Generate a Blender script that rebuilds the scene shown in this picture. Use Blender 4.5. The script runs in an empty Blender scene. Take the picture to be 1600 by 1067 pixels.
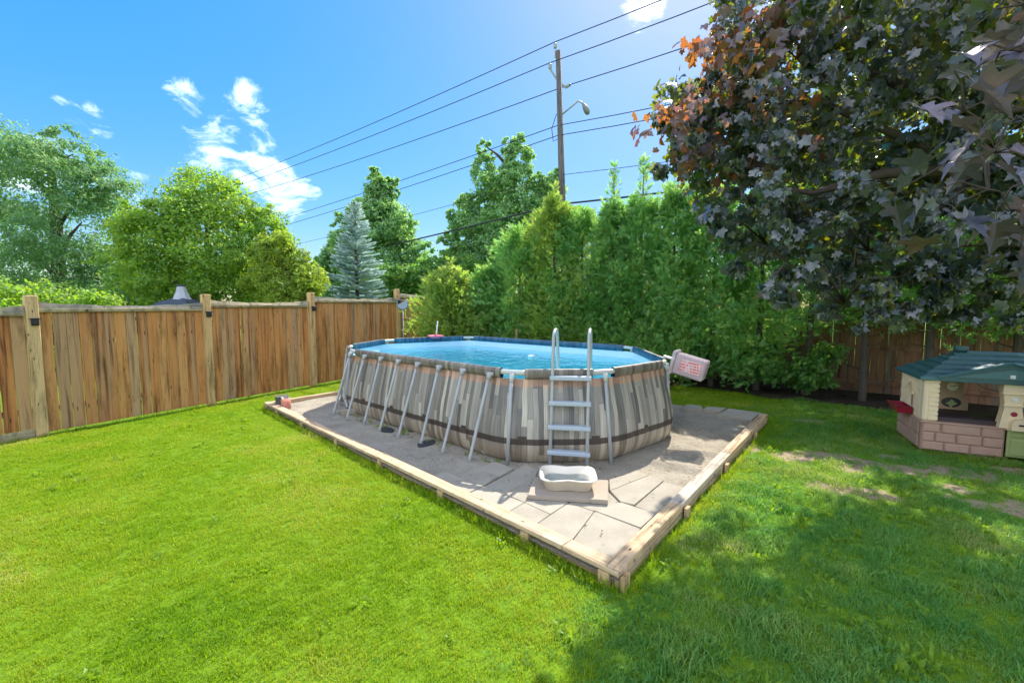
import bpy, math, random
import numpy as np
from mathutils import Vector, Matrix

R = math.radians
SC = bpy.context.scene
COL = SC.collection

# ------------------------------------------------------------------ camera, sky, sun, exposure
cam_d = bpy.data.cameras.new('camera')
cam_d.sensor_width = 36.0
cam_d.lens = 15.3
cam_d.clip_start = 0.05
cam_d.clip_end = 2000.0
cam = bpy.data.objects.new('camera', cam_d)
COL.objects.link(cam)
cam.location = (0.0, 0.0, 2.0)
cam.rotation_euler = (R(90.0 - 4.67), 0.0, 0.0)
SC.camera = cam

SUN_EL, SUN_AZ = 46.2, 25.6          # azimuth measured from +Y towards +X
SUN_STRENGTH, SKY_STRENGTH, EXPOSURE = 2.1, 0.15, 2.17

SKY_GAIN, SKY_SAT = 0.70, 1.43
world = bpy.data.worlds.new('World')
SC.world = world
world.use_nodes = True


def nd(nt, typ, ins=None, **attrs):
    n = nt.nodes.new(typ)
    for k, v in attrs.items():
        setattr(n, k, v)
    if ins:
        for k, v in ins.items():
            s = n.inputs[k]
            if isinstance(v, bpy.types.NodeSocket):
                nt.links.new(v, s)
            elif isinstance(v, (tuple, list)) and len(v) == 3 and s.type == 'RGBA':
                s.default_value = (*v, 1.0)
            else:
                s.default_value = v
    return n


def math_n(nt, op, a, b=0.0, c=0.0, clamp=False):
    n = nd(nt, 'ShaderNodeMath', {0: a, 1: b, 2: c}, operation=op)
    n.use_clamp = clamp
    return n.outputs[0]


def maprange(nt, v, a, b, c=0.0, d=1.0, smooth=True):
    n = nd(nt, 'ShaderNodeMapRange', {0: v, 1: a, 2: b, 3: c, 4: d})
    n.interpolation_type = 'SMOOTHSTEP' if smooth else 'LINEAR'
    return n.outputs[0]


def mixc(nt, fac, a, b, blend='MIX'):
    n = nt.nodes.new('ShaderNodeMix')
    n.data_type = 'RGBA'
    n.blend_type = blend
    for idx, v in ((0, fac), (6, a), (7, b)):
        s = n.inputs[idx]
        if isinstance(v, bpy.types.NodeSocket):
            nt.links.new(v, s)
        elif isinstance(v, (tuple, list)):
            s.default_value = (*v[:3], 1.0)
        else:
            s.default_value = v
    return n.outputs[2]


def ramp(nt, fac, stops, interp='LINEAR'):
    n = nt.nodes.new('ShaderNodeValToRGB')
    cr = n.color_ramp
    cr.interpolation = interp
    while len(cr.elements) < len(stops):
        cr.elements.new(0.5)
    for e, (p, c) in zip(cr.elements, stops):
        e.position = p
        e.color = (*c, 1.0)
    nt.links.new(fac, n.inputs[0])
    return n.outputs[0]


def build_world():
    nt = world.node_tree
    nt.nodes.clear()
    sky = nt.nodes.new('ShaderNodeTexSky')
    sky.sky_type = 'NISHITA'
    sky.sun_disc = False
    sky.sun_elevation = R(SUN_EL)
    sky.sun_rotation = R(SUN_AZ)
    sky.altitude = 200.0
    sky.air_density = 1.0
    sky.dust_density = 0.6
    sky.ozone_density = 2.2
    tc = nt.nodes.new('ShaderNodeTexCoord')
    d = nd(nt, 'ShaderNodeVectorMath', {0: tc.outputs['Generated']}, operation='NORMALIZE').outputs[0]
    # wisps: stretched noise, thick inside a few cloud banks, thin scraps over the rest of the sky
    mp = nd(nt, 'ShaderNodeMapping', {'Vector': d, 'Scale': (1.0, 1.0, 2.0), 'Rotation': (0.0, R(28), R(10))})
    n1 = nd(nt, 'ShaderNodeTexNoise', {'Vector': mp.outputs[0], 'Scale': 11.0, 'Detail': 10.0, 'Roughness': 0.66, 'Distortion': 0.9}).outputs[0]
    n2 = nd(nt, 'ShaderNodeTexNoise', {'Vector': mp.outputs[0], 'Scale': 24.0, 'Detail': 7.0, 'Roughness': 0.6, 'Distortion': 0.3}).outputs[0]
    tot = None
    banks = [((-.522, .806, .278), 4.2, 1.0), ((-.479, .838, .26), 4.6, 1.15), ((-.446, .864, .232), 4.0, 1.2),
             ((-.451, .871, .197), 3.0, 1.0), ((-.541, .766, .348), 2.6, .95), ((-.514, .79, .334), 2.2, .8),
             ((-.472, .805, .36), 2.6, .85), ((-.459, .829, .32), 2.2, .7), ((-.66, .69, .28), 2.6, .6),
             ((-.633, .748, .201), 4.0, .6), ((.232, .816, .529), 2.8, 1.0), ((-.396, .891, .223), 1.2, .9),
             ((.62, -.60, .5), 14.0, .8), ((-.5, -.75, .43), 16.0, .8), ((.9, .2, .38), 10.0, .7), ((-.95, -.1, .3), 9.0, .8)]
    for v, deg, w in banks:
        vv = Vector(v).normalized()
        dt = nd(nt, 'ShaderNodeVectorMath', {0: d, 1: tuple(vv)}, operation='DOT_PRODUCT').outputs['Value']
        m = math_n(nt, 'MULTIPLY', maprange(nt, dt, math.cos(R(deg)), math.cos(R(deg * .25))), w)
        tot = m if tot is None else math_n(nt, 'MAXIMUM', tot, m)
    base = math_n(nt, 'ADD', math_n(nt, 'MULTIPLY', n1, 0.80), math_n(nt, 'MULTIPLY', n2, 0.20))
    dens = math_n(nt, 'ADD', base, math_n(nt, 'MULTIPLY', tot, 0.17))
    mask = maprange(nt, dens, 0.58, 0.80)
    # bright clouds added out of view as fill light; mostly clear before the camera
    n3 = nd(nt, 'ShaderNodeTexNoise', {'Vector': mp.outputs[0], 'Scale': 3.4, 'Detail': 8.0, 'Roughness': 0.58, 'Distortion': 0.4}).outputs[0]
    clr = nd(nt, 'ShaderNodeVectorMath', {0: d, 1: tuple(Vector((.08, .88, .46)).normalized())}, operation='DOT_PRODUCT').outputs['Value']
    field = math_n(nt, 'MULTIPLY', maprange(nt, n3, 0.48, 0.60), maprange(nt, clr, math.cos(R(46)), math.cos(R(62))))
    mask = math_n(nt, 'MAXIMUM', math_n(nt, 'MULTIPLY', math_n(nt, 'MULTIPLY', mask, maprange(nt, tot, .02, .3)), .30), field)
    # the photograph holds the sky back evenly: compress its range without losing colour
    lum = nd(nt, 'ShaderNodeRGBToBW', {0: sky.outputs[0]}).outputs[0]
    k = math_n(nt, 'MULTIPLY', math_n(nt, 'POWER', math_n(nt, 'MAXIMUM', lum, 0.02), -0.62), SKY_GAIN)
    flat = nd(nt, 'ShaderNodeVectorMath', {0: sky.outputs[0], 'Scale': k}, operation='SCALE').outputs[0]
    hs = nd(nt, 'ShaderNodeHueSaturation', {'Color': flat, 'Saturation': SKY_SAT, 'Value': 1.0})
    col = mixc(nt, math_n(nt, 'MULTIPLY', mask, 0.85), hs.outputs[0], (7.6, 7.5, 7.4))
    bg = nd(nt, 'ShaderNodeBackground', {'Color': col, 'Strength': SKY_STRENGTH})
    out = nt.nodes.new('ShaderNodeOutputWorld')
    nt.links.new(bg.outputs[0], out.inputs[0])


build_world()

sun_d = bpy.data.lights.new('sun', 'SUN')
sun_d.energy = SUN_STRENGTH
sun_d.angle = R(0.53)
sun_d.color = (1.0, 0.94, 0.84)
sun = bpy.data.objects.new('sun', sun_d)
COL.objects.link(sun)
sdir = Vector((math.sin(R(SUN_AZ)) * math.cos(R(SUN_EL)), math.cos(R(SUN_AZ)) * math.cos(R(SUN_EL)), math.sin(R(SUN_EL))))
sun.rotation_euler = sdir.to_track_quat('Z', 'Y').to_euler()
sun.location = (8, 18, 22)

SC.view_settings.view_transform = 'Standard'
SC.view_settings.look = 'None'
SC.view_settings.exposure = EXPOSURE
SC.view_settings.gamma = 1.0
SC.view_settings.use_curve_mapping = False
SC.render.engine = 'CYCLES'
SC.cycles.max_bounces = 12
SC.cycles.diffuse_bounces = 8
SC.cycles.transparent_max_bounces = 12
SC.cycles.caustics_reflective = False
SC.cycles.caustics_refractive = False
SC.cycles.use_denoising = True
SC.cycles.sample_clamp_indirect = 6.0


# ------------------------------------------------------------------ object helpers
def tag(o, label=None, cat=None, group=None, kind=None):
    if label:
        o['label'] = label
    if cat:
        o['category'] = cat
    if group:
        o['group'] = group
    if kind:
        o['kind'] = kind
    return o


def empty(name, loc=(0, 0, 0), rz=0.0):
    o = bpy.data.objects.new(name, None)
    o.location = loc
    o.rotation_euler = (0, 0, rz)
    o.empty_display_size = 0.2
    COL.objects.link(o)
    return o


def link(name, me, parent=None, loc=None, rot=None, scale=None):
    o = bpy.data.objects.new(name, me)
    COL.objects.link(o)
    if parent is not None:
        o.parent = parent
    if loc is not None:
        o.location = loc
    if rot is not None:
        o.rotation_euler = rot
    if scale is not None:
        o.scale = scale
    return o


class MB:
    """collects faces and links them as one mesh"""
    def __init__(s):
        s.v, s.f, s.uv = [], [], []

    def add(s, vs, fs):
        b = len(s.v)
        s.v += [tuple(p) for p in vs]
        s.f += [tuple(i + b for i in f) for f in fs]
        return s

    def box(s, x0, x1, y0, y1, z0, z1, M=None):
        vs = [(x, y, z) for z in (z0, z1) for y in (y0, y1) for x in (x0, x1)]
        if M is not None:
            vs = [M @ Vector(p) for p in vs]
        return s.add(vs, [(0, 2, 3, 1), (4, 5, 7, 6), (0, 1, 5, 4), (2, 6, 7, 3), (0, 4, 6, 2), (1, 3, 7, 5)])

    def bbox(s, x0, x1, y0, y1, z0, z1, b=0.006, M=None):
        """box with chamfered vertical and top edges"""
        rings = []
        def ring(i, z):
            return [(x0 + i, y0 + b, z), (x0 + b, y0 + i, z), (x1 - b, y0 + i, z), (x1 - i, y0 + b, z),
                    (x1 - i, y1 - b, z), (x1 - b, y1 - i, z), (x0 + b, y1 - i, z), (x0 + i, y1 - b, z)]
        rings = [ring(b * .7, z0), ring(0, z0 + b), ring(0, z1 - b), ring(b * .7, z1)]
        return s.loft(rings, M=M, cap=True)

    def loft(s, rings, closed=True, cap=False, M=None):
        n = len(rings[0])
        vs = [Vector(p) for r in rings for p in r]
        if M is not None:
            vs = [M @ p for p in vs]
        fs = []
        for k in range(len(rings) - 1):
            for i in range(n if closed else n - 1):
                j = (i + 1) % n
                fs.append((k * n + i, k * n + j, (k + 1) * n + j, (k + 1) * n + i))
        if cap:
            fs.append(tuple(range(n - 1, -1, -1)))
            fs.append(tuple((len(rings) - 1) * n + i for i in range(n)))
        return s.add(vs, fs)

    def tube(s, pts, rad, sides=8, cap=True):
        pts = [Vector(p) for p in pts]
        if not isinstance(rad, (list, tuple)):
            rad = [rad] * len(pts)
        rings = []
        up = None
        for i, p in enumerate(pts):
            t = (pts[min(i + 1, len(pts) - 1)] - pts[max(i - 1, 0)]).normalized()
            if up is None:
                up = t.orthogonal().normalized()
            else:
                up = (up - t * up.dot(t))
                up = up.normalized() if up.length > 1e-6 else t.orthogonal().normalized()
            w = t.cross(up)
            rings.append([p + (up * math.cos(2 * math.pi * k / sides) + w * math.sin(2 * math.pi * k / sides)) * rad[i] for k in range(sides)])
        return s.loft(rings, cap=cap)

    def lathe(s, prof, seg=16, M=None):
        rings = [[(r * math.cos(2 * math.pi * k / seg), r * math.sin(2 * math.pi * k / seg), z) for k in range(seg)] for r, z in prof]
        return s.loft(rings, cap=True, M=M)

    def prism(s, poly, z0, z1, M=None):
        n = len(poly)
        return s.loft([[(x, y, z0) for x, y in poly], [(x, y, z1) for x, y in poly]], cap=True, M=M)

    def mesh(s, name, mat, smooth=False):
        me = bpy.data.meshes.new(name)
        me.from_pydata(s.v, [], s.f)
        if mat is not None:
            me.materials.append(mat)
        if smooth:
            me.shade_smooth()
        me.update()
        return me

    def build(s, name, mat, parent=None, smooth=False, **kw):
        return link(name, s.mesh(name, mat, smooth), parent, **kw)


def np_mesh(name, V, nper, mat, smooth=False):
    """V (k*nper,3) : k polygons of nper vertices each"""
    me = bpy.data.meshes.new(name)
    n = len(V)
    me.vertices.add(n)
    me.vertices.foreach_set('co', V.astype(np.float32).ravel())
    me.loops.add(n)
    me.loops.foreach_set('vertex_index', np.arange(n, dtype=np.int32))
    k = n // nper
    me.polygons.add(k)
    me.polygons.foreach_set('loop_start', np.arange(0, n, nper, dtype=np.int32))
    me.update(calc_edges=True)
    me.materials.append(mat)
    if smooth:
        me.shade_smooth()
    return me


def np_mesh_t(name, tv, tf, pos, ax, nrm, size, mat, smooth=False):
    """instances a template (tv verts: x side, y along, z normal; tf faces) into one mesh"""
    tv = np.asarray(tv, float)
    ax = ax / np.linalg.norm(ax, axis=1, keepdims=True)
    side = np.cross(ax, nrm)
    ln = np.linalg.norm(side, axis=1, keepdims=True)
    ln[ln < 1e-6] = 1
    side = side / ln
    nrm = np.cross(side, ax)
    size = np.asarray(size, float)
    if size.ndim == 1:
        size = np.repeat(size[:, None], 3, 1)
    V = (pos[:, None, :] + tv[None, :, 0, None] * (side * size[:, 0:1])[:, None, :] + tv[None, :, 1, None] * (ax * size[:, 1:2])[:, None, :]
         + tv[None, :, 2, None] * (nrm * size[:, 2:3])[:, None, :])
    n, m = V.shape[:2]
    V = V.reshape(-1, 3)
    loops = []
    starts = []
    c = 0
    for f in tf:
        starts.append(c)
        loops += list(f)
        c += len(f)
    L = (np.array(loops)[None, :] + (np.arange(n) * m)[:, None]).ravel()
    S = (np.array(starts)[None, :] + (np.arange(n) * c)[:, None]).ravel()
    me = bpy.data.meshes.new(name)
    me.vertices.add(n * m)
    me.vertices.foreach_set('co', V.astype(np.float32).ravel())
    me.loops.add(len(L))
    me.loops.foreach_set('vertex_index', L.astype(np.int32))
    me.polygons.add(len(S))
    me.polygons.foreach_set('loop_start', S.astype(np.int32))
    me.update(calc_edges=True)
    me.materials.append(mat)
    if smooth:
        me.shade_smooth()
    return me


def unit(rng, n):
    v = rng.normal(size=(n, 3))
    return v / np.linalg.norm(v, axis=1, keepdims=True)


# ------------------------------------------------------------------ materials
def new_mat(name):
    m = bpy.data.materials.new(name)
    m.use_nodes = True
    m.node_tree.nodes.clear()
    return m, m.node_tree


def finish(nt, sh):
    o = nt.nodes.new('ShaderNodeOutputMaterial')
    nt.links.new(sh, o.inputs[0])


def pbr(nt, col, rough=0.6, metal=0.0, bump=None, bstr=0.3, bdist=0.01, spec=0.5):
    ins = {'Base Color': col, 'Roughness': rough, 'Metallic': metal, 'Specular IOR Level': spec}
    if bump is not None:
        b = nd(nt, 'ShaderNodeBump', {'Height': bump, 'Strength': bstr, 'Distance': bdist})
        ins['Normal'] = b.outputs[0]
    return nd(nt, 'ShaderNodeBsdfPrincipled', ins).outputs[0]


def simple(name, col, rough=0.5, metal=0.0, var=0.15, scale=6.0, bump=0.15, spec=0.5):
    m, nt = new_mat(name)
    tc = nt.nodes.new('ShaderNodeTexCoord')
    n = nd(nt, 'ShaderNodeTexNoise', {'Vector': tc.outputs['Object'], 'Scale': scale, 'Detail': 6.0, 'Roughness': 0.65})
    c = mixc(nt, n.outputs[0], tuple(x * (1 - var) for x in col), tuple(min(1, x * (1 + var)) for x in col))
    rg = maprange(nt, n.outputs[0], 0.3, 0.7, rough * .85, min(1, rough * 1.15))
    finish(nt, pbr(nt, c, rg, metal, n.outputs[0], bump, 0.004, spec))
    return m


def leaf_mat(name, stops, trans, tfac=0.45, gloss=0.06, rough=0.45, nscale=0.7, patch=0.0):
    """leaf: diffuse + light let through + a little sheen, each leaf its own tint"""
    m, nt = new_mat(name)
    g = nt.nodes.new('ShaderNodeNewGeometry')
    rnd = g.outputs['Random Per Island']
    n = nd(nt, 'ShaderNodeTexNoise', {'Vector': g.outputs['Position'], 'Scale': nscale, 'Detail': 3.0})
    f = math_n(nt, 'ADD', math_n(nt, 'MULTIPLY', rnd, 0.6), math_n(nt, 'MULTIPLY', n.outputs[0], 0.55))
    if patch:
        n2 = nd(nt, 'ShaderNodeTexNoise', {'Vector': g.outputs['Position'], 'Scale': patch, 'Detail': 5.0, 'Roughness': .6})
        f = math_n(nt, 'ADD', f, math_n(nt, 'MULTIPLY', math_n(nt, 'SUBTRACT', n2.outputs[0], .5), 1.5))
    f = math_n(nt, 'SUBTRACT', f, 0.1, clamp=True)
    col = ramp(nt, f, stops)
    tcol = ramp(nt, f, trans)
    dif = nd(nt, 'ShaderNodeBsdfDiffuse', {'Color': col})
    tr = nd(nt, 'ShaderNodeBsdfTranslucent', {'Color': tcol})
    a = nd(nt, 'ShaderNodeMixShader', {0: tfac, 1: dif.outputs[0], 2: tr.outputs[0]})
    gl = nd(nt, 'ShaderNodeBsdfGlossy', {'Color': (1, 1, 1), 'Roughness': rough})
    lw = nd(nt, 'ShaderNodeLayerWeight', {'Blend': 0.35})
    gf = math_n(nt, 'MULTIPLY_ADD', lw.outputs['Facing'], gloss * 1.5, gloss * .6)
    b = nd(nt, 'ShaderNodeMixShader', {0: gf, 1: a.outputs[0], 2: gl.outputs[0]})
    finish(nt, b.outputs[0])
    return m


def wood_mat(name, stops, knots=True, gray=(0.20, 0.19, 0.16), gray_amt=0.35, sx=22.0, sz=1.3, rough=0.8, axis='Z', moss=0.0, stain=0.5):
    """sawn softwood: grain along the board, knots, each board its own tone, weathered grey in places"""
    m, nt = new_mat(name)
    tc = nt.nodes.new('ShaderNodeTexCoord')
    oi = nt.nodes.new('ShaderNodeObjectInfo')
    off = nd(nt, 'ShaderNodeVectorMath', {0: oi.outputs['Location'], 1: (3.17, 7.31, 1.7)}, operation='MULTIPLY').outputs[0]
    off2 = nd(nt, 'ShaderNodeCombineXYZ', {0: math_n(nt, 'MULTIPLY', oi.outputs['Random'], 37.0), 1: math_n(nt, 'MULTIPLY', oi.outputs['Random'], 11.0), 2: math_n(nt, 'MULTIPLY', oi.outputs['Random'], 53.0)}).outputs[0]
    v = nd(nt, 'ShaderNodeVectorMath', {0: tc.outputs['Object'], 1: off2}, operation='ADD').outputs[0]
    sc = {'Z': (sx, sx, sz), 'X': (sz, sx, sx)}[axis]
    mp = nd(nt, 'ShaderNodeMapping', {'Vector': v, 'Scale': sc})
    gr = nd(nt, 'ShaderNodeTexNoise', {'Vector': mp.outputs[0], 'Scale': 1.0, 'Detail': 7.0, 'Roughness': 0.6, 'Distortion': 0.6}).outputs[0]
    mp2 = nd(nt, 'ShaderNodeMapping', {'Vector': v, 'Scale': tuple(s * .22 for s in sc)})
    bl = nd(nt, 'ShaderNodeTexNoise', {'Vector': mp2.outputs[0], 'Scale': 1.0, 'Detail': 3.0}).outputs[0]
    t = math_n(nt, 'ADD', math_n(nt, 'MULTIPLY', oi.outputs['Random'], 0.72), math_n(nt, 'MULTIPLY', math_n(nt, 'SUBTRACT', gr, 0.5), 1.25))
    t = math_n(nt, 'ADD', t, 0.14, clamp=True)
    col = ramp(nt, t, stops)
    # weathered grey streaks; a few boards grey all over
    rr = math_n(nt, 'FRACT', math_n(nt, 'MULTIPLY', oi.outputs['Random'], 17.3))
    gm = maprange(nt, math_n(nt, 'ADD', bl, math_n(nt, 'MULTIPLY', maprange(nt, rr, 0.6, 1.0), 0.22)), 0.54, 0.74, 0.0, 1.0)
    col = mixc(nt, math_n(nt, 'MULTIPLY', gm, gray_amt * 2.0, clamp=True), col, gray)
    # rain stains and dirt that run across neighbouring boards
    gp = nt.nodes.new('ShaderNodeNewGeometry')
    mps = nd(nt, 'ShaderNodeMapping', {'Vector': gp.outputs['Position'], 'Scale': (5.5, 5.5, 1.1)})
    sn = nd(nt, 'ShaderNodeTexNoise', {'Vector': mps.outputs[0], 'Scale': 1.0, 'Detail': 6.0, 'Roughness': .7}).outputs[0]
    sm_ = maprange(nt, sn, .46, .70, 1.0, 1.0 - stain)
    col = mixc(nt, 1.0, col, nd(nt, 'ShaderNodeCombineXYZ', {0: sm_, 1: sm_, 2: sm_}).outputs[0], 'MULTIPLY')
    # fine dark grain lines
    fl = maprange(nt, gr, 0.32, 0.50, 0.50, 1.0)
    col = mixc(nt, 1.0, col, nd(nt, 'ShaderNodeCombineXYZ', {0: fl, 1: fl, 2: fl}).outputs[0], 'MULTIPLY')
    if knots:
        kx = {'Z': (6.0, 2.0, 2.3), 'X': (2.3, 6.0, 2.0)}[axis]
        mp3 = nd(nt, 'ShaderNodeMapping', {'Vector': v, 'Scale': kx})
        vo = nd(nt, 'ShaderNodeTexVoronoi', {'Vector': mp3.outputs[0], 'Scale': 2.1, 'Randomness': 1.0})
        kd = math_n(nt, 'ADD', vo.outputs['Distance'], math_n(nt, 'MULTIPLY', gr, 0.05))
        km = maprange(nt, kd, 0.09, 0.17, 0.85, 0.0)
        col = mixc(nt, km, col, (0.035, 0.022, 0.014))
    if moss > 0:
        mn = nd(nt, 'ShaderNodeTexNoise', {'Vector': tc.outputs['Object'], 'Scale': 9.0, 'Detail': 5.0}).outputs[0]
        col = mixc(nt, math_n(nt, 'MULTIPLY', maprange(nt, mn, 0.52, 0.68), moss), col, (0.09, 0.11, 0.05))
    finish(nt, pbr(nt, col, rough, 0, gr, 0.35, 0.004, 0.2))
    return m


M = {}
M['board'] = wood_mat('fence_board_wood', [(0.0, (.27, .10, .038)), (.15, (.38, .155, .052)), (.35, (.47, .205, .066)), (.6, (.52, .24, .08)), (.85, (.53, .28, .11)), (1.0, (.41, .18, .06))], gray_amt=.26, gray=(.36, .28, .18))
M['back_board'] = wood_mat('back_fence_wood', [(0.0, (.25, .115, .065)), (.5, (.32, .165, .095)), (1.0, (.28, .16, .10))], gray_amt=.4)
M['post'] = wood_mat('post_wood', [(0.0, (.52, .32, .14)), (.5, (.60, .40, .19)), (1.0, (.55, .38, .2))], gray_amt=.2)
M['rail'] = wood_mat('rail_wood', [(0.0, (.30, .235, .15)), (.5, (.40, .32, .21)), (1.0, (.35, .29, .2))], gray_amt=.55, axis='X', moss=.6)
M['trim'] = wood_mat('trim_wood', [(0.0, (.33, .25, .14)), (.5, (.40, .32, .18)), (1.0, (.36, .29, .18))], gray_amt=.25, axis='X', moss=.5)
M['edging'] = wood_mat('edging_wood', [(0.0, (.46, .31, .17)), (.5, (.54, .385, .23)), (1.0, (.50, .37, .24))], knots=True, gray=(.42, .38, .33), gray_amt=.35, axis='X', sx=30.0, stain=.3)
M['stake'] = wood_mat('stake_wood', [(0.0, (.46, .31, .15)), (1.0, (.54, .38, .2))], knots=False, gray_amt=.1)
M['steel'] = simple('grey_steel_tube', (.34, .345, .34), .42, 0.0, .08, 14, .05)
M['rimtube'] = simple('pale_steel_rim', (.46, .47, .45), .38, 0.0, .06, 14, .05)
M['white_plastic'] = simple('white_plastic', (.72, .74, .74), .4, 0, .06, 12, .05)
M['tread'] = simple('grey_plastic_tread', (.36, .41, .46), .5, 0, .1, 22, .2)
M['black'] = simple('black_plastic', (.018, .018, .022), .4)
M['dark_mat'] = simple('dark_rubber', (.03, .033, .04), .8)
M['concrete'] = simple('concrete', (.33, .275, .215), .9, 0, .22, 28, .5, .2)
M['pole'] = wood_mat('pole_wood', [(0, (.085, .078, .07)), (1, (.13, .12, .11))], knots=False, gray_amt=.2, gray=(.13, .13, .125))
M['bark'] = simple('bark', (.10, .082, .066), .9, 0, .45, 14, 1.0, .1)
M['maple_bark'] = simple('maple_bark', (.075, .058, .048), .9, 0, .45, 22, 1.0, .1)
M['cable'] = simple('cable', (.02, .02, .022), .6)
M['galv'] = simple('galvanised', (.32, .34, .33), .5, .3)
M['cream'] = simple('cream_plastic', (.80, .63, .42), .45, 0, .06, 5, .1)
M['cream_face'] = simple('pale_clock_face', (.74, .68, .52), .5)
M['tan'] = simple('tan_plastic', (.47, .30, .17), .5, 0, .1, 6, .1)
M['mauve'] = simple('mauve_plastic', (.42, .255, .19), .6, 0, .22, 7, .3)
M['teal'] = simple('teal_plastic', (.032, .098, .112), .42, 0, .25, 5, .2)
M['teal_trim'] = simple('teal_plastic_trim', (.06, .155, .175), .4, 0, .1, 5, .1)
M['red'] = simple('red_plastic', (.30, .012, .035), .4, 0, .15)
M['brown'] = simple('dark_brown_plastic', (.045, .026, .028), .5, 0, .2)
M['green_door'] = simple('green_plastic', (.34, .39, .15), .5, 0, .1)
M['basin'] = simple('beige_plastic', (.72, .64, .52), .4, 0, .05, 8, .05)
M['blue_net'] = simple('blue_net', (.08, .17, .24), .7)
M['pink'] = simple('pink_plastic', (.62, .14, .22), .4)
M['orange'] = simple('orange_paint', (.60, .13, .05), .5, 0, .3, 20)
M['dark_tub'] = simple('dark_green_tub', (.075, .078, .06), .7, 0, .3, 12, .4)
M['liner_top'] = simple('pale_liner_wall', (.55, .72, .86), .35, 0, .06, 3, .05)
M['gaz_grey'] = simple('grey_fabric', (.40, .40, .46), .8)
M['gaz_dark'] = simple('dark_slate_fabric', (.04, .055, .075), .8)
M['sticker'] = simple('white_sticker', (.75, .75, .75), .5)


def soil_mat(name, c1, c2, c3, scale=3.0):
    m, nt = new_mat(name)
    tc = nt.nodes.new('ShaderNodeTexCoord')
    n = nd(nt, 'ShaderNodeTexNoise', {'Vector': tc.outputs['Object'], 'Scale': scale, 'Detail': 9.0, 'Roughness': 0.68}).outputs[0]
    n2 = nd(nt, 'ShaderNodeTexNoise', {'Vector': tc.outputs['Object'], 'Scale': scale * 22, 'Detail': 4.0, 'Roughness': 0.6}).outputs[0]
    col = ramp(nt, n, [(.3, c1), (.5, c2), (.72, c3)])
    n4 = nd(nt, 'ShaderNodeTexNoise', {'Vector': tc.outputs['Object'], 'Scale': scale * .8, 'Detail': 9.0, 'Roughness': 0.75, 'Distortion': .8}).outputs[0]
    col = mixc(nt, maprange(nt, n4, .54, .70, 0, .6), col, tuple(x * .5 for x in c1))
    col = mixc(nt, maprange(nt, n2, .35, .7, 0, .45), col, tuple(x * .55 for x in c1))
    h = math_n(nt, 'ADD', n, math_n(nt, 'MULTIPLY', n2, .35))
    finish(nt, pbr(nt, col, .95, 0, h, 1.0, .06, .1))
    return m


M['sand'] = soil_mat('packed_sand', (.31, .27, .205), (.385, .34, .265), (.46, .405, .32), 2.6)
M['bed_soil'] = soil_mat('dark_bed_soil', (.035, .026, .02), (.06, .046, .035), (.09, .07, .055), 3.5)


def lawn_mat():
    m, nt = new_mat('lawn_soil_and_thatch')
    tc = nt.nodes.new('ShaderNodeTexCoord')
    at = nd(nt, 'ShaderNodeAttribute', attribute_name='bare')
    n = nd(nt, 'ShaderNodeTexNoise', {'Vector': tc.outputs['Object'], 'Scale': 2.0, 'Detail': 8.0, 'Roughness': .65}).outputs[0]
    n2 = nd(nt, 'ShaderNodeTexNoise', {'Vector': tc.outputs['Object'], 'Scale': 60.0, 'Detail': 5.0, 'Roughness': .65}).outputs[0]
    g = mixc(nt, n, (.10, .20, .006), (.16, .26, .010))
    g = mixc(nt, maprange(nt, n2, .4, .7, 0, .6), g, (.05, .075, .015))
    s = mixc(nt, n, (.27, .20, .13), (.40, .31, .21))
    s = mixc(nt, maprange(nt, n2, .4, .75, 0, .5), s, (.13, .10, .07))
    b = math_n(nt, 'ADD', at.outputs['Fac'], math_n(nt, 'ADD', math_n(nt, 'MULTIPLY', math_n(nt, 'SUBTRACT', n2, .5), 1.1), math_n(nt, 'MULTIPLY', math_n(nt, 'SUBTRACT', n, .5), 1.2)))
    col = mixc(nt, maprange(nt, b, .35, .65), g, s)
    finish(nt, pbr(nt, col, .95, 0, n2, .7, .02, .1))
    return m


def paver_mat():
    m, nt = new_mat('concrete_paver')
    tc = nt.nodes.new('ShaderNodeTexCoord')
    oi = nt.nodes.new('ShaderNodeObjectInfo')
    n = nd(nt, 'ShaderNodeTexNoise', {'Vector': tc.outputs['Object'], 'Scale': 4.0, 'Detail': 8.0, 'Roughness': .7}).outputs[0]
    n2 = nd(nt, 'ShaderNodeTexNoise', {'Vector': tc.outputs['Object'], 'Scale': 90.0, 'Detail': 4.0, 'Roughness': .7}).outputs[0]
    base = mixc(nt, oi.outputs['Random'], (.275, .245, .19), (.34, .305, .24))
    col = mixc(nt, maprange(nt, n, .35, .7, 0, .6), base, (.38, .345, .275))
    n3 = nd(nt, 'ShaderNodeTexNoise', {'Vector': nd(nt, 'ShaderNodeNewGeometry').outputs['Position'], 'Scale': 2.3, 'Detail': 9.0, 'Roughness': .75}).outputs[0]
    col = mixc(nt, maprange(nt, n3, .52, .70, 0, .45), col, (.20, .165, .12))
    col = mixc(nt, maprange(nt, n2, .42, .7, 0, .35), col, (.27, .235, .19))
    finish(nt, pbr(nt, col, .9, 0, n2, .5, .004, .2))
    return m


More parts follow.
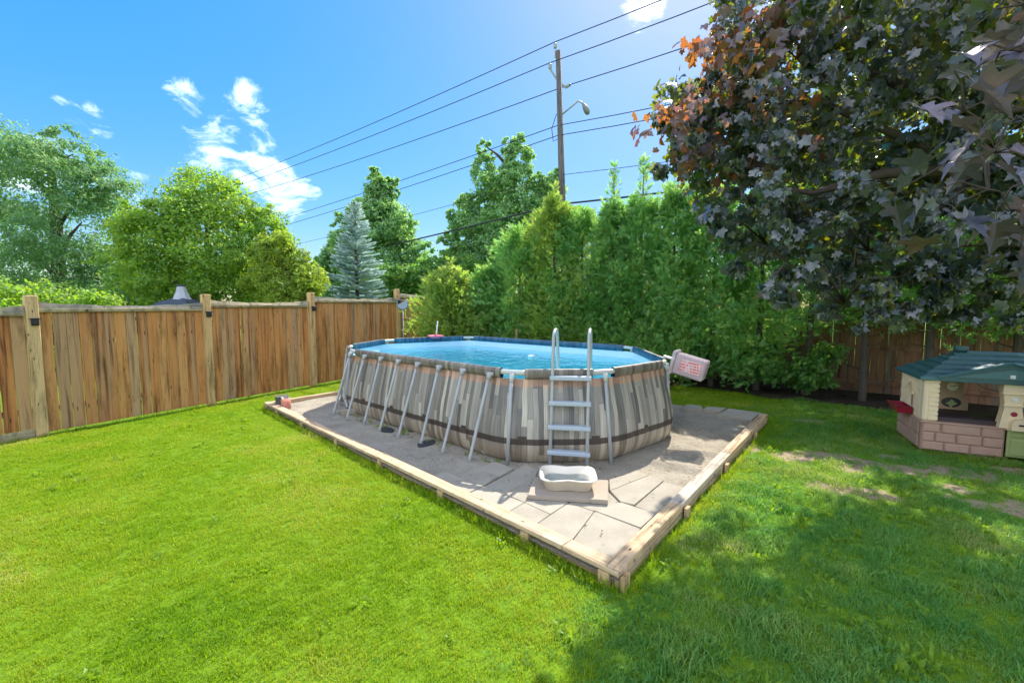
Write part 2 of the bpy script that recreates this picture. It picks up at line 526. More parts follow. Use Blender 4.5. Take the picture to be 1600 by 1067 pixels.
def print_mat(name, kind):
    """vinyl printed with upright weathered planks; u = metres round the pool, v = height"""
    m, nt = new_mat(name)
    uv = nt.nodes.new('ShaderNodeUVMap')
    sp = nd(nt, 'ShaderNodeSeparateXYZ', {0: uv.outputs[0]})
    u, v = sp.outputs[0], sp.outputs[1]
    wob = nd(nt, 'ShaderNodeTexNoise', {'Vector': nd(nt, 'ShaderNodeMapping', {'Vector': uv.outputs[0], 'Scale': (.8, 1.6, 1)}).outputs[0], 'Scale': 1.2, 'Detail': 2.0}).outputs[0]
    uu = math_n(nt, 'ADD', u, math_n(nt, 'MULTIPLY', math_n(nt, 'SUBTRACT', wob, .5), .04))
    w = .062
    idx = math_n(nt, 'FLOOR', math_n(nt, 'DIVIDE', uu, w))
    frac = math_n(nt, 'FRACT', math_n(nt, 'DIVIDE', uu, w))
    wn = nd(nt, 'ShaderNodeTexWhiteNoise', {'W': idx}, noise_dimensions='1D')
    # two or three plank lengths in each row
    vv = math_n(nt, 'ADD', v, math_n(nt, 'MULTIPLY', wn.outputs['Value'], 3.0))
    idv = math_n(nt, 'FLOOR', math_n(nt, 'DIVIDE', vv, .95))
    frv = math_n(nt, 'FRACT', math_n(nt, 'DIVIDE', vv, .95))
    w2 = nd(nt, 'ShaderNodeTexWhiteNoise', {'Vector': nd(nt, 'ShaderNodeCombineXYZ', {0: idx, 1: idv, 2: 3.0}).outputs[0]}, noise_dimensions='2D')
    mp = nd(nt, 'ShaderNodeMapping', {'Vector': nd(nt, 'ShaderNodeCombineXYZ', {0: uu, 1: vv, 2: idx}).outputs[0], 'Scale': (70, 2.4, 1)})
    gr = nd(nt, 'ShaderNodeTexNoise', {'Vector': mp.outputs[0], 'Scale': 1.0, 'Detail': 6.0, 'Roughness': .65}).outputs[0]
    t = math_n(nt, 'ADD', math_n(nt, 'MULTIPLY_ADD', w2.outputs['Value'], .8, .05), math_n(nt, 'MULTIPLY', math_n(nt, 'SUBTRACT', gr, .5), 1.1), clamp=True)
    if kind == 'wall':
        col = ramp(nt, t, [(0, (.10, .092, .083)), (.25, (.19, .172, .15)), (.6, (.31, .28, .235)), (.85, (.43, .385, .315)), (1, (.58, .52, .42))])
        # warm lower planks and peach upper planks are part of the print
        lo = maprange(nt, v, .30, .16, 0, .6)
        col = mixc(nt, lo, col, mixc(nt, t, (.20, .135, .075), (.50, .40, .27)))
        up = math_n(nt, 'MULTIPLY', maprange(nt, math_n(nt, 'ADD', v, math_n(nt, 'MULTIPLY', w2.outputs['Value'], .03)), .945, .965), .85)
        col = mixc(nt, up, col, mixc(nt, t, (.26, .14, .09), (.62, .37, .25)))
        # printed dark band
        bd = math_n(nt, 'MULTIPLY', maprange(nt, v, .238, .246), maprange(nt, v, .322, .314))
        col = mixc(nt, bd, col, mixc(nt, t, (.04, .028, .024), (.085, .062, .052)))
        # printed buckles on the band
        bu = math_n(nt, 'FRACT', math_n(nt, 'DIVIDE', u, .86))
        bm = math_n(nt, 'MULTIPLY', math_n(nt, 'LESS_THAN', bu, .11), math_n(nt, 'MULTIPLY', math_n(nt, 'GREATER_THAN', v, .315), math_n(nt, 'LESS_THAN', v, .35)))
        col = mixc(nt, bm, col, (.05, .035, .03))
    elif kind == 'sleeve':
        col = ramp(nt, t, [(0, (.10, .085, .068)), (.5, (.175, .15, .122)), (1, (.30, .26, .21))])
    else:
        col = ramp(nt, t, [(0, (.008, .05, .10)), (.5, (.015, .085, .16)), (.85, (.03, .13, .21)), (1, (.10, .24, .32))])
    edge = math_n(nt, 'MINIMUM', frac, math_n(nt, 'SUBTRACT', 1.0, frac))
    ln = maprange(nt, edge, .01, .05, .55, 1.0)
    ev = maprange(nt, frv, .002, .010, .7, 1.0)
    ln = math_n(nt, 'MULTIPLY', ln, ev)
    col = mixc(nt, 1.0, col, nd(nt, 'ShaderNodeCombineXYZ', {0: ln, 1: ln, 2: ln}).outputs[0], 'MULTIPLY')
    finish(nt, pbr(nt, col, .42, 0, gr, .08, .003, .4))
    return m


def liner_mat():
    m, nt = new_mat('blue_pool_liner')
    tc = nt.nodes.new('ShaderNodeTexCoord')
    n = nd(nt, 'ShaderNodeTexNoise', {'Vector': tc.outputs['Object'], 'Scale': 1.6, 'Detail': 4.0}).outputs[0]
    # caustic-like print mosaic of the liner is faint: keep a soft mottling
    vo = nd(nt, 'ShaderNodeTexVoronoi', {'Vector': tc.outputs['Object'], 'Scale': 9.0}, feature='DISTANCE_TO_EDGE').outputs['Distance']
    col = mixc(nt, n, (.42, .82, .94), (.56, .88, .95))
    col = mixc(nt, maprange(nt, vo, .0, .06, .3, 0), col, (.70, .90, .95))
    finish(nt, pbr(nt, col, .4))
    return m


def water_mat(name, tint, scale=5.0, bump=.10):
    m, nt = new_mat(name)
    tc = nt.nodes.new('ShaderNodeTexCoord')
    mp = nd(nt, 'ShaderNodeMapping', {'Vector': tc.outputs['Object'], 'Scale': (1.0, 1.0, 1.0)})
    n = nd(nt, 'ShaderNodeTexNoise', {'Vector': mp.outputs[0], 'Scale': scale, 'Detail': 3.0, 'Roughness': .5, 'Distortion': .4}).outputs[0]
    b = nd(nt, 'ShaderNodeBump', {'Height': n, 'Strength': bump, 'Distance': .08})
    fr = nd(nt, 'ShaderNodeFresnel', {'IOR': 1.33, 'Normal': b.outputs[0]})
    gl = nd(nt, 'ShaderNodeBsdfGlossy', {'Color': (1, 1, 1), 'Roughness': .03, 'Normal': b.outputs[0]})
    tr = nd(nt, 'ShaderNodeBsdfTransparent', {'Color': tint})
    mx = nd(nt, 'ShaderNodeMixShader', {0: fr.outputs[0], 1: tr.outputs[0], 2: gl.outputs[0]})
    finish(nt, mx.outputs[0])
    return m


def clear_mat(name, tint, op=.45):
    m, nt = new_mat(name)
    p = nd(nt, 'ShaderNodeBsdfPrincipled', {'Base Color': tint, 'Roughness': .2})
    tr = nd(nt, 'ShaderNodeBsdfTransparent', {'Color': (.95, .93, .95)})
    mx = nd(nt, 'ShaderNodeMixShader', {0: op, 1: tr.outputs[0], 2: p.outputs[0]})
    finish(nt, mx.outputs[0])
    return m


def label_mat():
    m, nt = new_mat('red_printed_label')
    tc = nt.nodes.new('ShaderNodeTexCoord')
    n = nd(nt, 'ShaderNodeTexNoise', {'Vector': nd(nt, 'ShaderNodeMapping', {'Vector': tc.outputs['Object'], 'Scale': (46, 46, 9)}).outputs[0], 'Scale': 1.0, 'Detail': 3.0}).outputs[0]
    sp = nd(nt, 'ShaderNodeSeparateXYZ', {0: tc.outputs['Object']})
    row = math_n(nt, 'FRACT', math_n(nt, 'MULTIPLY', math_n(nt, 'ADD', sp.outputs[2], math_n(nt, 'MULTIPLY', sp.outputs[0], .2)), 24.0))
    ink = math_n(nt, 'MULTIPLY', math_n(nt, 'GREATER_THAN', row, .4), maprange(nt, n, .44, .52))
    col = mixc(nt, ink, (.66, .50, .52), (.60, .12, .11))
    finish(nt, pbr(nt, col, .45))
    return m


M['lawn'] = lawn_mat()
M['paver'] = paver_mat()
M['print'] = print_mat('plank_print_vinyl', 'wall')
M['sleeve'] = print_mat('dark_plank_print_vinyl', 'sleeve')
M['bluesleeve'] = print_mat('blue_plank_print_vinyl', 'inner')
M['liner'] = liner_mat()
M['water'] = water_mat('pool_water', (.50, .96, .99), 4.0, .30)
M['basin_water'] = water_mat('still_water', (.80, .90, .93), 9.0, .05)
M['clear'] = clear_mat('cloudy_clear_plastic', (.62, .55, .60), .55)
M['jar'] = clear_mat('clear_jar_plastic', (.75, .72, .68), .16)
M['label'] = label_mat()

G = lambda *c: c
M['grass'] = leaf_mat('grass_blades', [(0, (.045, .135, .008)), (.3, (.105, .22, .006)), (.6, (.19, .285, .008)), (.8, (.29, .335, .03)), (1, (.54, .48, .20))],
                      [(0, (.13, .42, .003)), (.5, (.40, .60, .004)), (1, (.68, .66, .06))], .45, .010, .5, 1.6, .55)
M['shade_tinted_grass'] = leaf_mat('coarse_shade_tinted_blades', [(0, (.035, .15, .035)), (.35, (.06, .22, .045)), (.7, (.12, .28, .05)), (.9, (.22, .32, .07)), (1, (.42, .40, .18))],
                            [(0, (.10, .38, .03)), (.5, (.26, .54, .03)), (1, (.6, .64, .08))], .42, .03, .5, 2.2, .9)  # coarser grass; the bluer green puts the maple's shade into the blade colour
M['weed'] = leaf_mat('weed_leaves', [(0, (.10, .20, .012)), (1, (.18, .29, .018))], [(0, (.26, .46, .012)), (1, (.42, .60, .02))], .45, .02, .5)
M['cedar'] = leaf_mat('cedar_sprays', [(0, (.06, .20, .065)), (.5, (.13, .30, .085)), (.8, (.22, .37, .10)), (.92, (.30, .33, .10)), (1, (.30, .19, .08))],
                      [(0, (.20, .54, .11)), (.6, (.40, .68, .12)), (1, (.62, .60, .14))], .55, .03, .5, .9)
M['cedar_light'] = leaf_mat('pale_cedar_sprays', [(0, (.09, .18, .03)), (.5, (.17, .27, .05)), (.85, (.25, .29, .06)), (1, (.34, .24, .08))],
                            [(0, (.30, .54, .06)), (.6, (.5, .68, .09)), (1, (.65, .58, .13))], .55, .03, .5, .9)
M['green_leaf'] = leaf_mat('green_leaves', [(0, (0.052, 0.156, 0.039)), (.5, (0.104, 0.247, 0.0585)), (1, (0.195, 0.325, 0.065))],
                            [(0, (0.15, 0.425, 0.05)), (.6, (0.325, 0.575, 0.0625)), (1, (0.525, 0.625, 0.075))], .50, .03, .5, .8)
M['lime_leaf'] = leaf_mat('yellow_green_leaves', [(0, (0.0743, 0.189, 0.0338)), (.5, (0.149, 0.29, 0.0473)), (1, (0.297, 0.378, 0.054))],
                            [(0, (0.225, 0.5, 0.0312)), (.6, (0.45, 0.675, 0.0375)), (1, (0.75, 0.725, 0.05))], .50, .03, .5, .8)
M['gold_leaf'] = leaf_mat('golden_green_leaves', [(0, (.12, .20, .03)), (.5, (.21, .29, .045)), (1, (.33, .34, .06))],
                          [(0, (.28, .48, .03)), (.6, (.48, .64, .04)), (1, (.66, .68, .07))], .52, .025, .5, .45)
M['locust_leaf'] = leaf_mat('feathery_green_leaves', [(0, (.06, .17, .08)), (.5, (.12, .25, .11)), (1, (.23, .33, .15))],
                            [(0, (.16, .40, .11)), (.6, (.30, .54, .14)), (1, (.50, .60, .18))], .50, .03, .5, .8)
M['poplar_leaf'] = leaf_mat('blue_green_leaves', [(0, (0.098, 0.266, 0.126)), (.5, (0.196, 0.378, 0.168)), (1, (0.364, 0.504, 0.21))],
                            [(0, (0.234, 0.546, 0.13)), (.6, (0.442, 0.702, 0.156)), (1, (0.702, 0.806, 0.195))], .50, .03, .5, .8)
M['spruce'] = leaf_mat('blue_needles', [(0, (0.312, 0.468, 0.442)), (.5, (0.572, 0.728, 0.728)), (1, (0.85, 0.85, 0.85))],
                       [(0, (0.28, 0.42, 0.336)), (1, (0.7, 0.84, 0.77))], .3, .05, .5, 1.2)
M['maple'] = leaf_mat('crimson_maple_leaves', [(0, (.010, .034, .042)), (.5, (.017, .042, .060)), (.78, (.028, .040, .074)), (1, (.055, .040, .07))],
                      [(0, (.22, .36, .012)), (.5, (.46, .54, .015)), (.76, (.62, .54, .02)), (.92, (.62, .32, .03)), (1, (.5, .12, .04))], .32, .12, .34, .6)
M['maple_tip'] = leaf_mat('red_maple_leaves', [(0, (.03, .030, .05)), (.5, (.055, .036, .05)), (1, (.11, .05, .04))],
                          [(0, (.55, .30, .03)), (.5, (.72, .26, .04)), (1, (.7, .11, .04))], .42, .10, .38, .6)

# ------------------------------------------------------------------ plan of the yard (metres)
PAD_N, PAD_L, PAD_R = Vector((.75, 2.93)), Vector((-4.85, 8.38)), Vector((4.43, 7.40))
PAD_F = PAD_L + PAD_R - PAD_N
BED = [(1.2, 13.6), (4.05, 11.05), (5.7, 9.75), (7.2, 8.35), (12.5, 3.4), (15.5, 6.0), (-.5, 18.4)]
_rb = random.Random(77)
BARE = []
for cx_, cy_, n_, sx_, sy_ in ((4.5, 5.5, 16, .55, .22), (3.75, 5.7, 9, .35, .2), (5.1, 4.9, 14, .5, .28), (4.9, 4.35, 8, .4, .2), (5.7, 5.2, 8, .4, .25), (6.0, 7.6, 4, .5, .15), (4.0, 4.9, 4, .4, .25)):
    for _ in range(int(n_ * .58)):
        r_ = _rb.uniform(.05, .17)
        BARE.append((cx_ + _rb.gauss(0, sx_) * 1.1, cy_ + _rb.gauss(0, sy_) * 1.25 - .35 * _rb.gauss(0, sx_) * .3, r_ * _rb.uniform(1.1, 2.0), r_ * .75))
BARE.append((-3.2, 1.9, .35, .2))


def in_poly(P, poly):
    x, y = P[:, 0], P[:, 1]
    ins = np.zeros(len(P), bool)
    n = len(poly)
    for i in range(n):
        x0, y0 = poly[i]
        x1, y1 = poly[(i + 1) % n]
        c = ((y0 > y) != (y1 > y)) & (x < (x1 - x0) * (y - y0) / (y1 - y0 + 1e-12) + x0)
        ins ^= c
    return ins


def bare_field(P):
    b = np.zeros(len(P))
    for cx, cy, rx, ry in BARE:
        # patches run along the direction of the back fence
        dx, dy = P[:, 0] - cx, P[:, 1] - cy
        a = dx * .85 - dy * .53
        c = dx * .53 + dy * .85
        b = np.maximum(b, np.clip(1.3 - np.sqrt((a / rx) ** 2 + (c / (ry * 1.5)) ** 2) * .75, 0, 1))
    w = np.sin(P[:, 0] * 9.1 + np.sin(P[:, 1] * 7.3) * 1.7) * np.sin(P[:, 1] * 11.3 + np.sin(P[:, 0] * 6.1) * 1.4)
    return np.clip(b + .22 * w * (b > .05), 0, 1)


def build_lawn():
    xs = np.concatenate([[-400, -200, -90, -40, -20], np.arange(-14, 14.01, .14), [20, 40, 90, 200, 400]])
    ys = np.concatenate([[-60, -20, -6], np.arange(-1, 17.01, .14), [22, 34, 60, 120, 260, 600]])
    X, Y = np.meshgrid(xs, ys)
    P = np.stack([X.ravel(), Y.ravel()], 1)
    z = .012 * np.sin(P[:, 0] * 1.7 + .5) * np.sin(P[:, 1] * 1.3) * (np.abs(P[:, 0]) < 14)
    z -= .012
    nx, ny = len(xs), len(ys)
    idx = np.arange(nx * ny).reshape(ny, nx)
    F = np.stack([idx[:-1, :-1], idx[:-1, 1:], idx[1:, 1:], idx[1:, :-1]], -1).reshape(-1, 4)
    me = bpy.data.meshes.new('lawn')
    me.from_pydata(np.column_stack([P, z]).tolist(), [], F.tolist())
    a = me.attributes.new('bare', 'FLOAT', 'POINT')
    a.data.foreach_set('value', bare_field(P).astype(np.float32))
    me.materials.append(M['lawn'])
    me.shade_smooth()
    tag(link('lawn', me), kind='structure')


build_lawn()


def grid_sheet(name, poly, z, step, amp, mat, seed=0, kind='structure'):
    rng = np.random.default_rng(seed)
    P = np.array(poly)
    x0, y0 = P.min(0) - step
    x1, y1 = P.max(0) + step
    # bilinear grid over a four-sided sheet, else a clipped grid
    if len(poly) == 4:
        k = int(max(np.linalg.norm(P[1] - P[0]), np.linalg.norm(P[2] - P[1])) / step)
        u, v = np.meshgrid(np.linspace(0, 1, k), np.linspace(0, 1, k))
        u, v = u.ravel()[:, None], v.ravel()[:, None]
        Q = (P[0] * (1 - u) + P[1] * u) * (1 - v) + (P[3] * (1 - u) + P[2] * u) * v
        nx = ny = k
    zz = z + amp * (np.sin(Q[:, 0] * 5.1 + 1.3 * np.sin(Q[:, 1] * 3.7)) * np.sin(Q[:, 1] * 4.6 + np.sin(Q[:, 0] * 2.9)) + .6 * rng.normal(size=len(Q)) * .5)
    idx = np.arange(nx * ny).reshape(ny, nx)
    F = np.stack([idx[:-1, :-1], idx[:-1, 1:], idx[1:, 1:], idx[1:, :-1]], -1).reshape(-1, 4)
    me = bpy.data.meshes.new(name)
    me.from_pydata(np.column_stack([Q, zz]).tolist(), [], F.tolist())
    me.materials.append(mat)
    me.shade_smooth()
    return tag(link(name, me), kind=kind)


pad = grid_sheet('sand_pad', [tuple(PAD_N), tuple(PAD_R), tuple(PAD_F), tuple(PAD_L)], .050, .05, .011, M['sand'], 3)

# garden bed: dark soil under the hedge
bed_mb = MB()
bed_rows = []
for k in range(41):
    t = k / 40
    a = Vector((1.0, 13.7)).lerp(Vector((13.2, 2.7)), t)
    wv = .16 * math.sin(k * 1.1) + .1 * math.sin(k * 2.7 + 1)
    nrm = Vector((.69, .72))
    bed_rows.append([(*(a + nrm * (wv + j * .62)), .004 + (.035 if j else 0) + .02 * math.sin(k * 1.9 + j * 2.3)) for j in range(8)])
bed_mb.loft(bed_rows, closed=False)
tag(bed_mb.build('garden_bed', M['bed_soil'], smooth=True), kind='structure')

# ------------------------------------------------------------------ pavers, each its own slab
PAVERS = {
    'a': [(-0.4, 5.02), (-0.23, 5.23), (0.03, 5.02), (-0.15, 4.8)],
    'b': [(-0.63, 4.8), (-0.44, 5.01), (-0.16, 4.76), (-0.33, 4.53)],
    'c': [(-0.3, 4.53), (0.17, 5.16), (0.3, 4.97), (0.27, 4.82), (-0.09, 4.35)],
    'd': [(-0.98, 4.73), (-0.8, 4.95), (-0.31, 4.51), (-0.53, 4.25)],
    'e': [(-0.3, 4.49), (0.12, 4.11), (-0.1, 3.86), (-0.51, 4.24)],
    'f': [(0.13, 4.1), (0.35, 3.88), (0.15, 3.63), (-0.09, 3.85)],
    'g': [(-0.07, 4.33), (0.27, 4.78), (0.21, 4.55), (0.11, 4.15)],
    'h': [(0.23, 4.54), (0.54, 4.15), (0.36, 3.91), (0.13, 4.14)],
    'i': [(0.55, 4.12), (0.77, 3.94), (0.46, 3.39), (0.19, 3.64), (0.36, 3.86)],
    'j': [(0.79, 3.92), (1.11, 3.6), (0.79, 3.06), (0.48, 3.38)],
    'k': [(0.79, 3.95), (1.07, 4.11), (1.33, 3.86), (1.12, 3.63)],
    'l': [(1.02, 4.38), (1.57, 4.79), (1.66, 4.66), (1.17, 4.07), (1.08, 4.13)],
    'm': [(1.68, 4.65), (1.86, 4.46), (1.35, 3.89), (1.19, 4.06)],
    'n': [(1.07, 4.68), (1.46, 4.92), (1.56, 4.81), (1.02, 4.41)],
    'o': [(0.31, 4.97), (0.47, 5.12), (0.72, 5.08), (0.66, 4.82), (0.29, 4.79)],
    's': [(.57, 4.13), (.74, 3.97), (1.05, 4.13), (1.0, 4.36), (.74, 4.45)],
    'p': [(3.17, 7.94), (3.37, 8.29), (3.62, 8.17), (3.47, 7.83)],
    'q': [(3.49, 7.83), (3.68, 8.09), (3.99, 7.97), (3.75, 7.7)],
    'r': [(3.56, 7.45), (4.01, 7.92), (4.42, 7.60), (4.0, 7.12)],
}
_all = [[k, i] for k in PAVERS for i in range(len(PAVERS[k]))]
for _ in range(2):
    for k, i in _all:
        p = Vector(PAVERS[k][i])
        near = [Vector(PAVERS[a][b]) for a, b in _all if (Vector(PAVERS[a][b]) - p).length < .05]
        c = sum(near, Vector((0, 0))) / len(near)
        PAVERS[k][i] = (c.x, c.y)
rnd = random.Random(5)
for k, poly in PAVERS.items():
    c = sum((Vector(p) for p in poly), Vector((0, 0))) / len(poly)
    top = .080 + rnd.uniform(-.006, .008) + (.035 if k in 'pqr' else 0)
    rings = []
    area = sum(poly[i][0] * poly[(i + 1) % len(poly)][1] - poly[(i + 1) % len(poly)][0] * poly[i][1] for i in range(len(poly)))
    pl = poly if area > 0 else poly[::-1]
    tx, ty = rnd.uniform(-.012, .012), rnd.uniform(-.012, .012)
    for ins, z in ((0, -.05), (0, top - .008), (.006, top)):
        ring = []
        for p in pl:
            d = (Vector(p) - c)
            q = d * (1 - (ins + .005) / d.length)
            ring.append((q.x, q.y, z + (q.x * tx + q.y * ty if z > 0 else 0)))
        rings.append(ring)
    MB().loft(rings, cap=True).build('paver', M['paver'], pad, loc=(c.x, c.y, 0))

# ------------------------------------------------------------------ timber edging round the pad
edg = tag(empty('timber_edging', (*PAD_N, 0)), 'pale timber boards on stakes edging the sandy pool pad', 'edging')


def plank(p0, p1, w, z0, z1, name='plank', mat='edging', bev=.006):
    """plank from p0 to p1, its outer face on the line, w thick towards the pad's inside"""
    p0, p1 = Vector(p0), Vector(p1)
    d = p1 - p0
    L = d.length
    a = math.atan2(d.y, d.x)
    o = MB().bbox(-L / 2, L / 2, 0, w, -(z1 - z0) / 2, (z1 - z0) / 2, bev).build(name, M[mat], edg)
    m = (p0 + p1) / 2
    o.location = (m.x - PAD_N.x, m.y - PAD_N.y, (z0 + z1) / 2)
    o.rotation_euler = (0, 0, a)
    return o


dA = (PAD_L - PAD_N).normalized()
dB = (PAD_R - PAD_N).normalized()
LA, LB = (PAD_L - PAD_N).length, (PAD_R - PAD_N).length
pt = lambda o, d, s: o + d * s
# near edge: the inside lies to the right of N -> L, so run the planks L -> N
brk = [0, .50, 3.4, 5.6, LA]
for i in range(4):
    a, b = pt(PAD_N, dA, brk[i] + (.003 if i else 0)), pt(PAD_N, dA, brk[i + 1])
    plank(b, a, .135, .082 + .003 * (i % 2), .121 + .003 * (i % 2))
inA = Vector((dA.y, -dA.x))
plank(pt(PAD_N + inA * .06, dA, LA - .02), pt(PAD_N + inA * .06, dA, .05), .04, -.03, .080)
# right edge: taller beam
brk = [.02, 1.35, 3.2, LB]
offB = dA * .0
for i in range(3):
    a, b = pt(PAD_N + dA * 0, dB, brk[i] + (.003 if i else .0)), pt(PAD_N, dB, brk[i + 1])
    plank(a, b, .12, .090 + .002 * i, .130 + .002 * i)
    plank(pt(PAD_N, dB, brk[i] + .02) - Vector((dB.y, -dB.x)) * .008, b - Vector((dB.y, -dB.x)) * .008, .04, -.03, .088)
# far left edge
plank(PAD_F, PAD_L, .12, .02, .12)
inB = Vector((-dB.y, dB.x))
for s in (.12, .9, 2.1, 3.35, 4.6, 5.9, 7.1):
    p = pt(PAD_N, dA, s)
    plank(p + dA * .045 + inA * -.006, p - dA * .045 + inA * -.006, .04, -.05, .080, 'stake', 'stake', .003)
for s in (.06, 1.42, 2.9, 4.6):
    p = pt(PAD_N, dB, s)
    plank(p - dB * .045 - inB * .045, p + dB * .045 - inB * .045, .036, -.05, .088, 'stake', 'stake', .003)

# ------------------------------------------------------------------ board fences
rb = random.Random(11)


def board_mesh(w, th, seed, mat):
    r = random.Random(seed)
    rings = []
    xo = [(r.uniform(-.004, .003), r.uniform(-.003, .004)) for _ in range(5)]
    for k in range(5):
        z = k / 4
        l, q = -w / 2 + xo[k][0], w / 2 + xo[k][1]
        b = r.uniform(-.003, .003)
        rings.append([(l, b, z), (q, b, z), (q, b + th, z), (l, b + th, z)])
    return MB().loft(rings, cap=True).mesh('board', mat)


BOARDS = [board_mesh(.140, .018, 100 + i, M['board']) for i in range(10)]
BACKB = [board_mesh(.138, .018, 200 + i, M['back_board']) for i in range(6)]

PF = [Vector(p) for p in [(-9.62, 2.38), (-8.46, 4.49), (-7.29, 6.61), (-6.12, 8.73), (-4.98, 10.79), (-3.52, 13.43), (-2.33, 15.57), (-1.10, 17.78)]]
ZT = [1.82, 1.85, 1.905, 1.97, 2.09, 2.24, 2.28]
PT = [2.05, 2.10, 2.155, 2.23, 2.33, 2.51, 2.55, 2.55]
fence = tag(empty('board_fence', (*PF[2], 0)), 'weathered brown board fence with tall square posts beside the sunny lawn', 'fence')
fo = Vector((*PF[2], 0))
light_mb = MB()
light_mb.bbox(-.045, .045, -.035, 0, -.05, .05, .006)
light_mb.bbox(-.056, .056, -.075, -.004, .046, .062, .004)
light_mb.bbox(-.03, .03, -.06, -.03, -.03, .046, .004)
light_me = light_mb.mesh('post_light', M['black'])
for i, p in enumerate(PF):
    d = (PF[min(i + 1, len(PF) - 1)] - PF[max(i - 1, 0)]).normalized()
    a = math.atan2(d.y, d.x)
    post = MB().bbox(-.068, .068, -.068, .068, -.05, PT[i], .01).build('post', M['post'], fence)
    post.location = (p.x - fo.x, p.y - fo.y, 0)
    post.rotation_euler = (R(rb.uniform(-.5, .5)), R(rb.uniform(-.5, .5)), a)
    if 1 <= i <= 6:
        link('post_light', light_me, post, loc=(0.01, -.069, PT[i] - .40))
for i in range(len(PF) - 1):
    p, q = PF[i], PF[i + 1]
    d = q - p
    L = d.length
    d.normalize()
    a = math.atan2(d.y, d.x)
    n = Vector((-d.y, d.x))            # away from the lawn
    x = .075
    cnt = int((L - .15) / .1435)
    st = (L - .15) / cnt
    for k in range(cnt):
        c = p + d * (.075 + st * (k + .5)) + n * .012
        z0 = .035 if i != 1 else .12
        o = link('board', rb.choice(BOARDS), fence, loc=(c.x - fo.x, c.y - fo.y, z0), rot=(0, R(rb.uniform(-.18, .18)), a + R(rb.uniform(-1, 1))),
                 scale=(st / .1435 * rb.uniform(.93, 1.0), 1, ZT[i] - z0 + .03))
    # cap board with a dipped top edge, and the lighter strip under it
    m = (p + q) / 2
    cap = MB()
    W = L / 2 - .072
    rings = []
    for k in range(13):
        t = -1 + k / 6
        zz = .095 + .055 * abs(t) ** 1.7 + .008 * math.sin(k * 2.1 + i)
        rings.append([(t * W, -.030, .048), (t * W, .012, .048), (t * W, .040, zz), (t * W, -.004, zz)])
    cap.loft(rings, cap=True)
    o = cap.build('top_rail', M['rail'], fence, loc=(m.x - fo.x, m.y - fo.y, ZT[i]), rot=(0, 0, a))
    o = MB().bbox(-W, W, -.034, -.002, 0, .046, .004).build('trim_strip', M['trim'], fence, loc=(m.x - fo.x, m.y - fo.y, ZT[i]), rot=(0, 0, a))
    o = MB().bbox(-W, W, .04, .08, 0, .09, .004).build('back_rail', M['rail'], fence, loc=(m.x - fo.x, m.y - fo.y, .35), rot=(0, 0, a))
    o = MB().bbox(-W, W, .04, .08, 0, .09, .004).build('back_rail', M['rail'], fence, loc=(m.x - fo.x, m.y - fo.y, 1.5), rot=(0, 0, a))
    if i == 1:
        MB().bbox(-W, W, -.012, .022, -.02, .115, .004).build('kick_board', M['rail'], fence, loc=(m.x - fo.x, m.y - fo.y, 0), rot=(0, 0, a))

# back fence behind the hedge
b0, b1 = Vector((-.98, 18.45)), Vector((14.6, 3.55))
bfence = tag(empty('board_fence', (*b0, 0)), 'shaded brown board fence standing behind the cedar hedge and playhouse', 'fence')
d = (b1 - b0)
LBk = d.length
d.normalize()
a = math.atan2(d.y, d.x)
n = Vector((-d.y, d.x))
npan = int(LBk / 2.43)
for i in range(npan + 1):
    p = b0 + d * (i * LBk / npan)
    MB().bbox(-.05, .05, -.05, .05, -.05, 2.1, .008).build('post', M['back_board'], bfence, loc=(p.x - b0.x, p.y - b0.y, 0), rot=(0, 0, a))
    if i < npan:
        m = p + d * (LBk / npan / 2)
        W = LBk / npan / 2 - .052
        for zz in (.22, 1.02, 1.74):
            MB().bbox(-W, W, -.025, .012, 0, .088, .004).build('rail', M['back_board'], bfence, loc=(m.x - b0.x, m.y - b0.y, zz), rot=(0, 0, a))
        cnt = int(2 * W / .142)
        for k in range(cnt):
            c = m + d * (-W + 2 * W * (k + .5) / cnt) + n * (.016 + .005 * (k % 2))
            link('board', rb.choice(BACKB), bfence, loc=(c.x - b0.x, c.y - b0.y, .04), rot=(0, R(rb.uniform(-.2, .2)), a + R(rb.uniform(-1, 1))),
                 scale=(2 * W / cnt / .142 * rb.uniform(.99, 1.05), 1, 1.88 + rb.uniform(-.01, .01)))

# ------------------------------------------------------------------ pool
Z0 = .05
NODES = [Vector(p) for p in [(-2.96, 7.99), (0.0, 5.36), (1.16, 5.41), (2.31, 6.38), (2.42, 8.63), (-1.11, 11.55), (-3.03, 10.47), (-3.35, 8.80)]]
# counter-clockwise seen from above


def rounded(nodes, it=3, cut=.16):
    P = list(nodes)
    for _ in range(it):
        Q = []
        n = len(P)
        for i in range(n):
            a, b, c = P[i - 1], P[i], P[(i + 1) % n]
            la, lc = (b - a).length, (c - b).length
            k = min(cut, la * .3, lc * .3)
            Q.append(b + (a - b).normalized() * k)
            Q.append(b + (c - b).normalized() * k)
        P = Q
        cut *= .5
    return P


def resample(P, step):
    P = P + [P[0]]
    S = [0]
    for i in range(1, len(P)):
        S.append(S[-1] + (P[i] - P[i - 1]).length)
    N = int(S[-1] / step)
    out = []
    j = 0
    for k in range(N):
        s = S[-1] * k / N
        while S[j + 1] < s:
            j += 1
        t = (s - S[j]) / (S[j + 1] - S[j])
        out.append((P[j].lerp(P[j + 1], t), s))
    return out, S[-1]


OUT, PERIM = resample(rounded(NODES), .04)
NP_ = len(OUT)
ONRM = []
for i in range(NP_):
    t = (OUT[(i + 2) % NP_][0] - OUT[i - 2][0]).normalized()
    ONRM.append(Vector((t.y, -t.x)))
JS = []
for nd_ in NODES:
    JS.append(min(range(NP_), key=lambda i: (OUT[i][0] - nd_).length))

